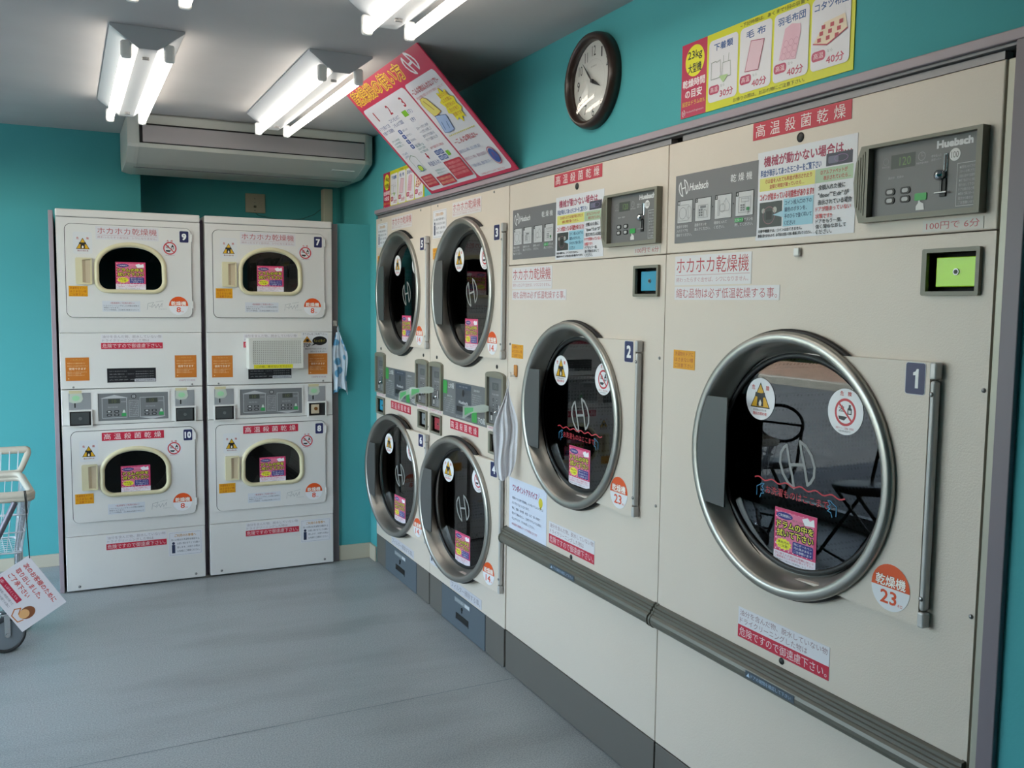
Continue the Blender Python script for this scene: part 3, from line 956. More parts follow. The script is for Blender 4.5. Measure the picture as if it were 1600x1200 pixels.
@decal('guide_poster')
def _():
    w, h = 0.895, 0.570
    d = Decal(w, h, '#c02a52', thick=0.004)
    d.TO('乾燥機の使い方', 0.03, 0.488, 0.64, 0.553, '#8f2438', '#e6c62e', 0.0, 0.085)
    d.emblem(0.742, 0.521, 0.105, 0.082, '#e0dde4', 0.010)
    d.T('Huebsch', 0.725, 0.517, 0.758, 0.524, '#e0dde4', 0.01)
    P = '#d7d8e0'
    d.R(0.022, 0.015, 0.548, 0.466, P, 0.02)
    d.R(0.562, 0.015, 0.868, 0.466, P, 0.02)
    for t, x in (('1', 0.1), ('2', 0.262), ('3', 0.432)):
        d.T(t, x, 0.395, x + (0.012 if t == '1' else 0.028), 0.44, '#b4263e', 0.03)
    B = '#2c4f94'
    def blk(x, z, wd, n, lh=0.014, c=B, txt=None):
        base = txt or '乾燥する衣類を入れてドアをしっかり閉めてください'
        for i in range(n):
            d.T(base[i * 2:i * 2 + max(4, int(wd / lh * 1.05))], x, z - i * lh * 1.35, x + wd, z - i * lh * 1.35 + lh, c, 0.01)
    blk(0.035, 0.352, 0.13, 2, 0.018, txt='ドアを開けて洗濯物を入れる')
    blk(0.195, 0.365, 0.12, 2, 0.018, txt='コインを入れて温度を選ぶ')
    d.R(0.365, 0.36, 0.415, 0.386, '#7fc02c')
    d.T('ボタン', 0.42, 0.362, 0.47, 0.384, B, 0.01)
    d.T('を押す', 0.39, 0.328, 0.44, 0.348, B, 0.01)
    blk(0.055, 0.285, 0.09, 3, 0.011, '#4a8a90', txt='ポケットの中を確認してください')
    for k in range(4):
        d.R(0.195, 0.305 - k * 0.026, 0.23, 0.325 - k * 0.026, '#3c5aa2', 0.006)
        d.T(('高', '中', '低', '無')[k], 0.204, 0.309 - k * 0.026, 0.22, 0.322 - k * 0.026, '#dfe3f0', 0.01)
        d.T(('高温でしっかり', '中温でやさしく', '低温で縮み防止', '送風だけの乾燥')[k], 0.24, 0.31 - k * 0.026, 0.30, 0.32 - k * 0.026, '#66769a')
    blk(0.24, 0.225, 0.09, 3, 0.011, '#4a8a90', txt='衣類に合わせて温度をお選びください')
    blk(0.38, 0.29, 0.125, 2, 0.014, '#5b6a88', txt='スタートボタンを押してください')
    blk(0.38, 0.25, 0.125, 2, 0.014, '#5b6a88', txt='途中でドアを開けると停止します')
    d.T('途中で温度を変える場合は', 0.36, 0.195, 0.50, 0.207, '#c04a60', 0.01)
    for a in range(2):
        for b in range(2):
            d.R(0.365 + a * 0.045, 0.135 + b * 0.027, 0.405 + a * 0.045, 0.157 + b * 0.027, '#4a64a4', 0.005)
            d.T('温度', 0.37 + a * 0.045, 0.139 + b * 0.027, 0.4 + a * 0.045, 0.153 + b * 0.027, '#dfe3f0')
    d.R(0.462, 0.145, 0.492, 0.168, '#7fc02c')
    d.G([(0.27, 0.19), (0.28, 0.19), (0.28, 0.175), (0.288, 0.175), (0.275, 0.158), (0.262, 0.175), (0.27, 0.175)], '#b4263e')
    blk(0.225, 0.125, 0.125, 1, 0.024, txt='料金を入れる')
    blk(0.235, 0.095, 0.11, 4, 0.010, '#4a8a90', txt='百円硬貨を投入口へゆっくり入れてください')
    d.L([(0.08, 0.12), (0.08, 0.19), (0.125, 0.205), (0.16, 0.19), (0.16, 0.12)], 0.002, '#3f8a5c', True)
    d.C(0.12, 0.135, 0.022, '#b9d24a', rz=0.014)
    d.ring(0.12, 0.135, 0.026, 0.022, '#56709a', roz=0.018, riz=0.014)
    blk(0.055, 0.215, 0.06, 2, 0.012, '#6f86b4', txt='ドラムの中へ')
    d.R(0.04, 0.034, 0.17, 0.097, '#b72440', 0.006)
    blk(0.05, 0.078, 0.11, 3, 0.012, '#e2b9a8', txt='土足や動物の毛が付いた物は御遠慮下さい')
    d.R(0.19, 0.024, 0.35, 0.072, '#b72440', 0.006)
    blk(0.20, 0.05, 0.14, 2, 0.014, '#e2d0a0', txt='百円硬貨のみ使えます両替機')
    d.R(0.368, 0.034, 0.54, 0.126, '#b72440', 0.006)
    blk(0.378, 0.105, 0.15, 4, 0.013, '#e2a8a8', txt='終了時間を確認の上お早めに衣類をお取り出し下さい')
    d.T('~こんな物は入れないで!~', 0.58, 0.415, 0.85, 0.44, '#b4263e', 0.015)
    d.T('発火や故障の原因となりますので絶対に入れないで', 0.585, 0.395, 0.85, 0.406, '#c06a72')
    sh = [(0.612, 0.308), (0.69, 0.318), (0.672, 0.352), (0.655, 0.385), (0.632, 0.395), (0.602, 0.393), (0.588, 0.372), (0.598, 0.34)]
    d.G(sh, '#d9cf6a'); d.L(sh, 0.002, '#a3542c', True)
    d.L([(0.62, 0.38), (0.648, 0.335)], 0.004, '#a3542c')
    jn = [(0.588, 0.236), (0.635, 0.232), (0.680, 0.236), (0.704, 0.300), (0.66, 0.306), (0.616, 0.312)]
    d.G(jn, '#9db4dc'); d.L(jn, 0.002, '#33508c', True)
    d.L([(0.612, 0.248), (0.628, 0.28)], 0.004, '#33508c'); d.L([(0.655, 0.248), (0.668, 0.275)], 0.004, '#33508c')
    st = []
    for k in range(20):
        rr = 1.0 if k % 2 else 0.72
        st.append((0.797 + rr * 0.068 * math.cos(k * PI / 10), 0.323 + rr * 0.078 * math.sin(k * PI / 10)))
    d.G(st, '#e6d824')
    for i, t in enumerate(('油分の付着', 'した衣類は', '自然発火の', '恐れが有り', '危険です!')):
        d.T(t, 0.757, 0.361 - i * 0.021, 0.838, 0.377 - i * 0.021, '#b4562c', 0.012)
    for k in range(14):
        d.R(0.6 + k * 0.018, 0.215, 0.61 + k * 0.018, 0.22, '#d8d060')
    d.T('~こんな時は?~', 0.60, 0.175, 0.82, 0.2, '#b4263e', 0.015)
    for i, t in enumerate(('温度を変えたい時は、ボタンを押し直す', '時間を足したい時は、硬貨を追加投入', 'ドアを開けた時は、閉めて再スタート')):
        d.T(t, 0.575, 0.135 - i * 0.036, 0.775, 0.150 - i * 0.036, ('#2c4f94', '#8a4a74', '#2c4f94')[i], 0.01)
    d.T('ご利用後は必ずドラム内をご確認下さい', 0.6, 0.022, 0.82, 0.030, '#c04a60')
    d.C(0.815, 0.085, 0.03, '#3656a4', rz=0.032)
    d.ring(0.815, 0.085, 0.036, 0.033, '#b0405c', roz=0.04, riz=0.036)
    d.L([(0.8, 0.07), (0.815, 0.10), (0.83, 0.075)], 0.004, '#8a3a6c')
    return d

@decal('cart_card')
def _():
    w, h = 0.245, 0.19
    d = Decal(w, h, '#d2cdd2', thick=0.003)
    d.T('次のお客様のために', 0.02, 0.15, 0.215, 0.172, '#b84a48', 0.03)
    d.T('取り出しました。', 0.02, 0.118, 0.17, 0.140, '#b84a48', 0.03)
    d.T('ご了承下さい', 0.02, 0.086, 0.14, 0.108, '#b84a48', 0.03)
    d.R(0.012, 0.05, 0.135, 0.072, '#b02440')
    d.T('お願い', 0.018, 0.055, 0.036, 0.067, '#e6c8cc', 0.01)
    d.T('しばらくしても', 0.048, 0.056, 0.122, 0.066, '#e6c8cc', 0.01)
    for i, t in enumerate(('洗濯終了後長い時間が経つと', '次のお客様がお困りの為に')):
        d.T(t, 0.012, 0.032 - i * 0.016, 0.13, 0.042 - i * 0.016, '#5a5a66', 0.01)
    d.C(0.19, 0.058, 0.024, '#7c4a2e', rz=0.03)
    d.C(0.187, 0.046, 0.018, '#d3a06c', rz=0.02)
    d.L([(0.176, 0.03), (0.16, 0.05), (0.15, 0.03), (0.165, 0.008), (0.20, 0.01), (0.205, 0.03)], 0.004, '#b9692f')
    return d

@decal('dryer_care_sticker')
def _():
    d = Decal(0.172, 0.052, '#cfd2da')
    d.T('<乾燥機をご利用の前に>', 0.035, 0.037, 0.145, 0.047, '#a83a46', 0.01)
    for i, t in enumerate(('ドライクリーニングをした衣類は故障の', '原因となります。', 'カバンや革製品、ゴム製品は乾燥させないで')):
        d.T(t, 0.006, 0.025 - i * 0.010, 0.006 + (0.16, 0.07, 0.16)[i], 0.032 - i * 0.010, '#333a48', 0.0)
    return d
@decal('script_mark')
def _():
    d = Decal(0.105, 0.055, None); d.y = -0.0003
    c = '#7f848c'
    d.L([(0.01, 0.006), (0.014, 0.036), (0.04, 0.042), (0.03, 0.02), (0.018, 0.024)], 0.0013, c)
    d.L([(0.03, 0.014), (0.045, 0.03), (0.05, 0.014), (0.062, 0.034), (0.066, 0.016), (0.08, 0.038), (0.078, 0.02)], 0.0013, c)
    d.L([(0.05, 0.044), (0.085, 0.05)], 0.001, c)
    d.T('Originators', 0.062, 0.006, 0.102, 0.011, '#9a9ea4')
    return d
@decal('orange_card')
def _():
    d = Decal(0.104, 0.113, '#c5762e')
    c = '#e6c49a'
    d.T('ご利用方法', 0.02, 0.098, 0.08, 0.105, '#d8a05c')
    for z, a in ((0.085, 0.078), (0.072, 0.09), (0.042, 0.085), (0.034, 0.06), (0.026, 0.075)):
        d.T('硬貨を入れ温度を選びボタンを押す'[:int(a * 150)], 0.008, z - 0.003, 0.008 + a, z + 0.003, c)
    d.T('使用できます', 0.014, 0.052, 0.09, 0.064, '#efe0cc', 0.02)
    d.C(0.012, 0.01, 0.003, c, seg=8)
    return d
@decal('spec_plate')
def _():
    d = Decal(0.225, 0.07, '#1c1c20')
    for i, t in enumerate(('注意 ガス種 都市ガス用 型式', '定格電圧 100V 50/60Hz', '製造番号 使用上の注意をよく読む', '火気厳禁 高温注意')):
        d.T(t, 0.01, 0.052 - i * 0.014, 0.09 + (i % 2) * 0.1, 0.058 - i * 0.014, '#8e8e92')
        d.T('取扱説明書を参照', 0.13, 0.050 - i * 0.012, 0.215, 0.055 - i * 0.012, '#8e8e92')
    d.R(0.125, 0.002, 0.223, 0.016, '#b9b9bf')
    d.T('指定ガス以外使用禁止', 0.13, 0.005, 0.218, 0.013, '#333333')
    return d
@decal('tiny_notice')
def _():
    d = Decal(0.085, 0.014, '#d2d3d6')
    d.T('100円で10分', 0.003, 0.003, 0.08, 0.011, '#b0606a')
    return d
@decal('stop_sticker')
def _():
    d = Decal(0.147, 0.115, '#d8d8dc')
    d.T('ぞうきんをご利用下さい。', 0.008, 0.098, 0.14, 0.11, '#2c2c34', 0.01)
    d.G([(0.006, 0.058), (0.058, 0.058), (0.032, 0.094)], '#c98f34')
    d.C(0.034, 0.070, 0.008, '#222222')
    d.T('STOP', 0.004, 0.034, 0.05, 0.054, '#26262a', 0.03)
    d.C(0.1, 0.068, 0.04, '#1a1a1c', rz=0.024)
    d.G([(0.052, 0.04), (0.075, 0.058), (0.085, 0.05)], '#1a1a1c')
    d.T('ちょっと待って', 0.07, 0.06, 0.13, 0.076, '#c9b840', 0.01)
    d.T('機械の中や台などを汚したら', 0.02, 0.02, 0.135, 0.029, '#33333c', 0.01)
    d.T('拭いてください', 0.05, 0.006, 0.135, 0.015, '#33333c', 0.01)
    return d
@decal('yellow_strip')
def _():
    d = Decal(0.2, 0.02, '#d8cf2a')
    d.T('この棚、乗せないで下さい', 0.012, 0.004, 0.188, 0.016, '#6b6414', 0.01)
    return d
@decal('mid_overlay')
def _():
    w, h = 0.48, 0.162
    d = Decal(w, h, '#6e7072', thick=0.0015)
    d.R(0.148, 0.02, 0.322, 0.156, '#4b4f55')
    d.R(0.15, 0.135, 0.32, 0.155, '#414a58')
    d.T('高温・中温・低温', 0.19, 0.142, 0.28, 0.148, '#a8adb5')
    d.C(0.235, 0.118, 0.013, '#222326', rz=0.016)
    d.T('Huebsch', 0.187, 0.070, 0.285, 0.084, '#c9cbce', 0.03)
    d.R(0.162, 0.036, 0.310, 0.058, '#17181a')
    d.T('上の段', 0.06, 0.128, 0.13, 0.152, '#d6d8da', 0.02)
    d.T('使用方法', 0.05, 0.088, 0.11, 0.096, '#c6c8ca', 0.01)
    for k in range(7):
        d.T('衣類を入れてドアを閉めて下さい硬貨を'[k:k + 13], 0.012, 0.076 - k * 0.0095, 0.135, 0.082 - k * 0.0095, '#aeb0b2')
        d.T('終了後は速やかに取り出して下さい時間'[k:k + 13], 0.335, 0.118 - k * 0.0095, 0.43, 0.124 - k * 0.0095, '#aeb0b2')
    d.T('注意事項', 0.35, 0.136, 0.41, 0.145, '#c6c8ca', 0.01)
    d.R(0.005, 0.1, 0.052, 0.158, '#3f9a4c', 0.004)
    d.R(0.332, 0.006, 0.385, 0.06, '#3f9a4c', 0.004)
    d.T('下の段', 0.395, 0.008, 0.468, 0.034, '#d6d8da', 0.02)
    d.T('使えるのは百円硬貨だけです', 0.16, 0.008, 0.31, 0.014, '#b5b7ba')
    return d
@decal('stack_coin_overlay')
def _():
    w, h = 0.122, 0.185
    d = Decal(w, h, '#6f7072', thick=0.001)
    d.R(0.03, 0.135, 0.09, 0.165, '#505456')
    d.T('00', 0.045, 0.14, 0.075, 0.16, '#6d7371')
    d.T('料金 時間', 0.03, 0.115, 0.09, 0.122, '#b5b5b8')
    for a in range(2):
        for b in range(3):
            d.C(0.042 + a * 0.034, 0.096 - b * 0.021, 0.009, '#2b2c2e', seg=12, rz=0.007)
            d.C(0.042 + a * 0.034, 0.096 - b * 0.021, 0.005, '#a9aaac' if (a + b) % 2 else '#6c6d70', seg=10, rz=0.004)
    d.R(0.014, 0.008, 0.040, 0.045, '#1c1c1e', 0.003)
    d.R(0.019, 0.012, 0.035, 0.032, '#bdbdbb')
    for k in range(4):
        d.T('硬貨を入れる', 0.062, 0.028 - k * 0.007, 0.11, 0.032 - k * 0.007, '#b5b5b8')
    return d
@decal('lint_sticker')
def _():
    d = Decal(0.35, 0.042, '#cbc8cf')
    d.T('フィルター掃除する事。', 0.015, 0.008, 0.335, 0.034, '#7d7680')
    return d
@decal('lint_plate')
def _():
    d = Decal(0.17, 0.02, '#878d92')
    d.T('リントフィルター', 0.008, 0.004, 0.1, 0.016, '#d9dcdf')
    d.R(0.115, 0.003, 0.165, 0.017, '#cfd2d6')
    return d
@decal('blue_bar_text')
def _():
    d = Decal(0.17, 0.018, '#47525c')
    d.G([(0.004, 0.004), (0.012, 0.014), (0.016, 0.004)], '#b8cbe0')
    d.T('ドアの開閉を確認して下さい', 0.02, 0.004, 0.16, 0.014, '#9fb4cc')
    return d
@decal('stack_control_overlay')
def _():
    w, h = 0.324, 0.136
    d = Decal(w, h, '#75777a', thick=0.001)
    for x in (0.018, 0.192):
        d.L([(x, 0.014), (x + 0.112, 0.014), (x + 0.112, 0.112), (x, 0.112)], 0.0016, '#cfd0d3', True)
        d.G([(x - 0.008, 0.112), (x + 0.056, 0.128), (x + 0.12, 0.112)] if x < 0.1 else [(x - 0.008, 0.014), (x + 0.056, 0.002), (x + 0.12, 0.014)], '#b9babd')
        d.R(x + 0.028, 0.085, x + 0.082, 0.112 - 0.004, '#40443f')
        d.T('10' , x + 0.045, 0.089, x + 0.065, 0.104, '#666a48')
        d.T('使用時間', x + 0.086, 0.09, x + 0.108, 0.096, '#b5b6b9')
        d.T('高温 中温 低温', x + 0.026, 0.064, x + 0.07, 0.07, '#b5b6b9')
        for a in range(2):
            for b in range(2):
                d.R(x + 0.02 + a * 0.034, 0.022 + b * 0.017, x + 0.043 + a * 0.034, 0.034 + b * 0.017, '#2b2c2e', 0.004)
                d.R(x + 0.025 + a * 0.034, 0.025 + b * 0.017, x + 0.038 + a * 0.034, 0.031 + b * 0.017, '#c9cacc' if (a == 0 and b == 1) else '#8b8c90', 0.002)
        d.R(x + 0.088, 0.02, x + 0.11, 0.036, '#3d9a5a')
        d.G([(x + 0.092, 0.038), (x + 0.106, 0.038), (x + 0.102, 0.052), (x + 0.096, 0.052)], '#c9d6cc')
    d.ring(0.163, 0.118, 0.012, 0.0095, '#2a2b2d')
    d.T('10', 0.157, 0.112, 0.169, 0.124, '#c9cacc', 0.01)
    d.L([(0.141, 0.018), (0.184, 0.018), (0.184, 0.098), (0.141, 0.098)], 0.001, '#cfd0d3', True)
    for k in range(8):
        d.T('硬貨を入れて温度を選び押す'[k % 4:k % 4 + 8], 0.144, 0.086 - k * 0.009, 0.181, 0.091 - k * 0.009, '#c2c3c6')
    return d
@decal('green_tag')
def _():
    d = Decal(0.062, 0.052, None)
    mt = mat('milky_tape', '#c9d2c6', rough=0.3, alpha=0.85)
    d.plate([(0, 0.008), (0.02, 0), (0.05, 0.004), (0.062, 0.02), (0.056, 0.046), (0.03, 0.052), (0.004, 0.05)], -0.0008, 0, mt)
    d.y = -0.0008
    d.C(0.03, 0.025, 0.017, '#9fd0a4', rz=0.013)
    d.R(0.0, 0.048, 0.056, 0.062, '#c9bf9a')
    return d

# ------------------------------------------------------------------ the room
CZ = 2.346            # ceiling height
YB = 3.32             # back wall (left part)
YF = -4.6             # wall behind the camera
XL = -3.0             # shop front, glazed
YC = 2.7602           # fronts of the two stacks on the back wall

struct('floor', MB().box(XL - 0.1, YF, -0.1, 1.3, 3.75, 0, M_FLOOR))
struct('ceiling', MB().box(XL - 0.1, YF, CZ, 1.3, 3.75, CZ + 0.1, M_CEIL))
# back wall: flush part on the left, recess with the air conditioner on the right, low box front beside the dryers
struct('wall_back', MB().box(XL, YB, 0, -1.145, YB + 0.38, CZ, M_TEAL).box(-1.145, 3.6, 0, 0.1, 3.7, CZ, M_TEAL))
struct('wall_box', MB().box(-0.19, 2.81, 0, 0.0, 3.6, 1.877, M_TEAL))
struct('wall_right', MB().box(0, YF, 1.945, 0.12, 3.6, CZ, M_TEAL).box(0, YF, 0, 0.12, -1.0867, 1.945, M_TEAL)
       .box(0, 2.7015, 0, 0.12, 3.6, 1.945, M_TEAL).box(1.15, -1.2, 0, 1.25, 3.4, CZ, M_TEAL))
struct('wall_front', MB().box(XL, YF - 0.1, 0, 0.12, YF, CZ, M_TEAL))
struct('baseboard_back', MB().rbox(XL, YB - 0.012, 0, -1.597, YB, 0.068, M_BASE, 0.002).rbox(-0.19, 2.798, 0, 0.0, 2.81, 0.085, M_BASE, 0.002))
struct('baseboard_right', MB().rbox(-0.012, 2.7015, 0, 0.0, 2.798, 0.085, M_BASE, 0.002).rbox(-0.012, YF, 0, 0, -1.0867, 0.085, M_BASE, 0.002))

# seams in the floor sheet, rolled strips slightly proud
fl = MB()
M_SEAM = mat('floor_seam', '#707c80', rough=0.5)
a = Vector((-1.19, -0.33)); b = Vector((-0.33, -0.14))
for (x0, y0, x1, y1) in ((-3.0, 0.845, 0.0, 0.934),):
    dx, dy = x1 - x0, y1 - y0
    L_ = math.hypot(dx, dy); nx, ny = -dy / L_ * 0.0018, dx / L_ * 0.0018
    fl.add([(x0 - nx, y0 - ny, 0.0006), (x1 - nx, y1 - ny, 0.0006), (x1 + nx, y1 + ny, 0.0006), (x0 + nx, y0 + ny, 0.0006)], [(0, 1, 2, 3)], M_SEAM)
SEAM = struct('floor_seam', fl)

# trims round the right-hand row
NY = -1.0273          # near edge of the first dryer
FY = 2.6999           # far edge of the row
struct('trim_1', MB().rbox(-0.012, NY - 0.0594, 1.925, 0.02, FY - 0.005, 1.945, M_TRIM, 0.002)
       .rbox(-0.012, NY - 0.0594, 0.0, 0.02, NY - 0.0250, 1.925, mat('shaded_mauve_trim', '#776e77', rough=0.45), 0.002))  # near upright: same mauve trim, its shade put into a darker colour
struct('trim_2', MB().rbox(-0.002, NY - 0.0250, 1.9185, 0.03, FY - 0.005, 1.925, M_TRIMD, 0.001)
       .box(0.008, NY + 0.01, 1.902, 0.03, -0.052, 1.9165, M_TRIMD).box(0.008, 0.001, 1.902, 0.03, FY - 0.005, 1.9165, M_TRIMD)
       .box(0.045, NY - 0.025, 1.895, 0.06, FY, 1.925, M_DARK)
       .rbox(-0.004, NY - 0.0250, 0.0, 0.03, NY - 0.0065, 1.897, mat('pale_edge_metal', '#a7a598', rough=0.4, metal=0.2), 0.002)
       .box(0.01, NY - 0.0065, 0.0, 0.03, NY - 0.0005, 1.897, M_DARK))
# trims round the back stacks
struct('trim_3', MB().rbox(-1.596, YC + 0.02, 0, -1.576, YB, 1.872, M_TRIM, 0.002)
       .rbox(-0.2275, YC + 0.03, 0, -0.19, 2.83, 1.872, mat('dark_trim', '#716c70', rough=0.5), 0.002)
       .box(-0.908, YC + 0.06, 0, -0.888, 3.3, 1.86, mat('mauve_dark', '#5d5362', rough=0.6)))

# ------------------------------------------------------------------ shop front (left) and the street beyond it
FR = mat('aluminium_frame', '#9a9c9e', rough=0.4, metal=0.6)
wl = MB()
wl.box(XL - 0.1, YF, 2.2, XL, YB, CZ, M_TEAL)
wl.box(XL - 0.1, 3.25, 0, XL, YB, 2.2, M_TEAL).box(XL - 0.1, YF, 0, XL, -0.30, 2.2, M_TEAL)
struct('wall_left', wl)
ys = [-0.30, 1.475, 3.25]
for i in range(2):
    y0, y1 = ys[i], ys[i + 1]
    w_ = MB()
    w_.rbox(XL - 0.08, y0, 0, XL - 0.02, y0 + 0.05, 2.2, FR, 0.003).rbox(XL - 0.08, y1 - 0.05, 0, XL - 0.02, y1, 2.2, FR, 0.003)
    w_.rbox(XL - 0.08, y0 + 0.05, 2.14, XL - 0.02, y1 - 0.05, 2.2, FR, 0.003).rbox(XL - 0.08, y0 + 0.05, 0, XL - 0.02, y1 - 0.05, 0.09, FR, 0.003)
    o = struct('window_%d' % (i + 1), w_)
    part('pane', MB().box(XL - 0.054, y0 + 0.05, 0.09, XL - 0.048, y1 - 0.05, 2.14, M_WGLASS), o)

ASPH = mat('asphalt', '#6b6d6f', rough=0.95, spec=0.1, noise=0.2, nscale=12, bump=0.5, bscale=40)
CONC = mat('kerb_concrete', '#b8b2a6', rough=0.9, noise=0.1, nscale=4)
PAVE = mat('sidewalk_paving', '#a98873', rough=0.9, noise=0.15, nscale=3)
EARTH = mat('planting_soil', '#5c4c3a', rough=1.0, noise=0.3, nscale=5)
struct('street', MB().box(-11.4, -26, -0.22, XL - 0.1, 26, -0.12, ASPH).box(-60, -40, -0.3, -11.4, 40, -0.121, EARTH))
struct('kerb', MB().rbox(-11.65, -26, -0.2, -11.4, 26, 0.03, CONC, 0.02))
struct('sidewalk', MB().box(-15.6, -26, -0.2, -11.65, 26, 0.01, PAVE))
hb = bmesh.new()
rng = random.Random(3)
hed = MB()
M_LEAF = mat('hedge_leaves', '#6d7f3c', rough=0.8, noise=0.45, nscale=3)
for k in range(5200):
    x = -16.4 - rng.random() * 1.3; y = -24 + rng.random() * 48; z = rng.random() ** 0.7 * 1.5
    if rng.random() < 0.6:
        x = -16.4 + rng.random() * 0.12
    s_ = 0.07 + rng.random() * 0.09
    d1 = Vector((rng.uniform(-1, 1), rng.uniform(-1, 1), rng.uniform(-1, 1))).normalized() * s_
    d2 = d1.cross(Vector((rng.uniform(-1, 1), rng.uniform(-1, 1), rng.uniform(-1, 1)))).normalized() * s_ * 0.6
    p = Vector((x, y, z))
    hed.add([(p - d1)[:], (p + d2)[:], (p + d1)[:], (p - d2)[:]], [(0, 1, 2, 3)], M_LEAF)
hed.box(-17.8, -24, -0.2, -16.55, 24, 1.35, mat('hedge_core', '#2c3519', rough=1.0))
hg = thing('hedge', 'leafy green hedge along the far side of the street', 'hedge', mb=hed)
hg['kind'] = 'stuff'
fe = thing('street_fence', 'thin brown railing in front of the hedge across the street', 'fence', (-15.7, 0, 0.01))
M_RAIL = mat('brown_rail', '#4a3a32', rough=0.6)
part('rail', MB().tube([(0, -20, 0.95), (0, 20, 0.95)], 0.03, M_RAIL), fe)
part('rail', MB().tube([(0, -20, 0.45), (0, 20, 0.45)], 0.02, M_RAIL), fe)
pm = MB().tube([(0, 0, 0.01), (0, 0, 1.0)], 0.035, M_RAIL).mesh('post')
for k in range(17):
    part('post', pm, fe, (0, -20 + k * 2.5, 0))

# unseen canopy over the pavement, added to keep the direct sky off the glass
struct('sky_blocker', MB().box(XL - 1.6, YF - 0.5, 2.45, XL - 0.1, YB + 0.5, 2.6, mat('sky_blocker_grey', '#a8a8a6', rough=0.8)))

# ------------------------------------------------------------------ dryers with round doors (right-hand row)
def ell(cx, cz, ax, az, seg=72):
    return [(cx + ax * math.cos(2 * PI * k / seg), cz + az * math.sin(2 * PI * k / seg)) for k in range(seg)]

def sweep(mb, prof, cx, cz, ax, az, mt, seg=96):
    """closed profile of (fraction of radius, y) swept round an ellipse"""
    n = len(prof)
    v = [(cx + r * ax * math.cos(2 * PI * k / seg), y, cz + r * az * math.sin(2 * PI * k / seg)) for k in range(seg) for r, y in prof]
    f = [(k * n + i, (k + 1) % seg * n + i, (k + 1) % seg * n + (i + 1) % n, k * n + (i + 1) % n) for k in range(seg) for i in range(n)]
    return mb.add(v, f, mt, True)

RING = [(0.962, -0.006), (0.985, -0.012), (0.998, -0.019), (1.0, -0.026), (0.992, -0.032), (0.975, -0.0355), (0.945, -0.0360), (0.925, -0.034), (0.912, -0.029),
        (0.880, 0.000), (0.852, 0.024), (0.842, 0.0265), (0.825, 0.0270), (0.825, 0.031), (0.87, 0.031), (0.935, -0.004)]

def round_door(dryer, hx, cx, cz, ax, az, zt, zb, num, kilo_key, theta=0.0, drum_key='drum_sticker', fill=False, pos=None):
    """door hung on hinge axis x=hx; everything in coordinates relative to (hx,0,0)"""
    c = cx - hx
    xr = pos['flap'] - hx
    xa = c + 0.055
    kx, kz = ax * 0.925, az * 0.925
    poly = [(xa, zb), (xr, zb), (xr, zt), (xa, zt)]
    a0 = math.acos(0.055 / kx)
    arc = [(c + kx * math.cos(a0 - 2 * a0 * k / 40), cz + kz * math.sin(a0 - 2 * a0 * k / 40)) for k in range(41)]
    arc = [p for p in arc if zb + 0.001 < p[1] < zt - 0.001]
    door = part('door', MB().plate(poly + arc, -0.018, -0.002, M_IVORY), dryer, (hx, 0, 0), (0, 0, theta))
    part('door_ring', sweep(MB(), RING, c, cz, ax, az, M_STEEL, 112), door, label='brushed steel ring round the door glass')
    part('gasket', sweep(MB(), [(0.90, -0.0012), (1.012, -0.0012), (1.018, -0.005), (1.018, -0.010), (1.0, -0.014), (0.90, -0.010)], c, cz, ax, az, M_BLACK, 80), door)
    part('glass', MB().plate(ell(c, cz, ax * 0.825, az * 0.825, 64), 0.0272, 0.031, M_DGLASS), door)
    part('glass_rim', sweep(MB(), [(0.795, 0.022), (0.815, 0.0205), (0.838, 0.0225), (0.838, 0.0262), (0.795, 0.0268)], c, cz, ax, az, M_BLACK, 80), door)
    ri, rz = ax * 0.918, az * 0.918
    hz = 0.141
    xh = c - 0.190
    aa = math.asin((hz - 0.002) / rz)
    arc = [(c - ri * math.cos(aa - 2 * aa * k / 16), cz + rz * math.sin(aa - 2 * aa * k / 16)) for k in range(17)]
    part('handle', MB().plate([(xh, cz - hz)] + [(xh, cz + hz)] + [(p[0], p[1]) for p in arc], -0.0325, -0.028, M_HANDLE), door, label='dark grey flat pull plate')
    hxr = pos['hinge'] - hx
    for z0_, z1_ in ((zt - 0.033, zt + 0.001), (zb - 0.001, zb + 0.031)):
        part('hinge_knuckle', MB().rbox(xr + 0.0002, -0.0225, z0_, hxr + 0.001, -0.002, z1_, M_HINGE, 0.004, 3), door)
    part('hinge_bar', MB().rbox(xr + 0.002, -0.0215, zb + 0.033, hxr, -0.003, zt - 0.035, M_HINGE, 0.006, 4), door)
    for z in (zt - 0.062, zb + 0.058):
        part('hinge_screw', MB().dome((xr + hxr) / 2, z, 0.0050, -0.0215, 0.0025, M_SCREW, 12), door)
    fy = -0.0182
    stick('num' + num, door, pos['num'][0] - hx, pos['num'][1], fy, 'number_plate', label='dark blue plate with white number ' + num)
    stick(kilo_key, door, pos['kilo'][0] - hx, pos['kilo'][1], fy, 'capacity_sticker', label='round orange and white capacity sticker')
    gy = 0.0268
    stick('fire_warning_sticker', door, pos['c1'][0] - hx, pos['c1'][1], gy, 'fire_warning_sticker', label='round white sticker with yellow warning triangle')
    stick('oil_ban_sticker', door, pos['c2'][0] - hx, pos['c2'][1], gy, 'oil_ban_sticker', label='round white sticker with red ban circle')
    stick(drum_key, door, pos['drum'][0] - hx, pos['drum'][1], gy, 'drum_sticker', label='pink sticker with yellow lettering')
    stick('emblem_etching', door, pos['H'][0] - hx, pos['H'][1], gy, 'emblem_etching', label='pale grey emblem on the glass')
    if fill:
        stick('drum_fill_line', door, pos['fill'][0] - hx, pos['fill'][1], gy, 'fill_line_print', label='dark red wavy line with lettering and two blue hands')
    return door

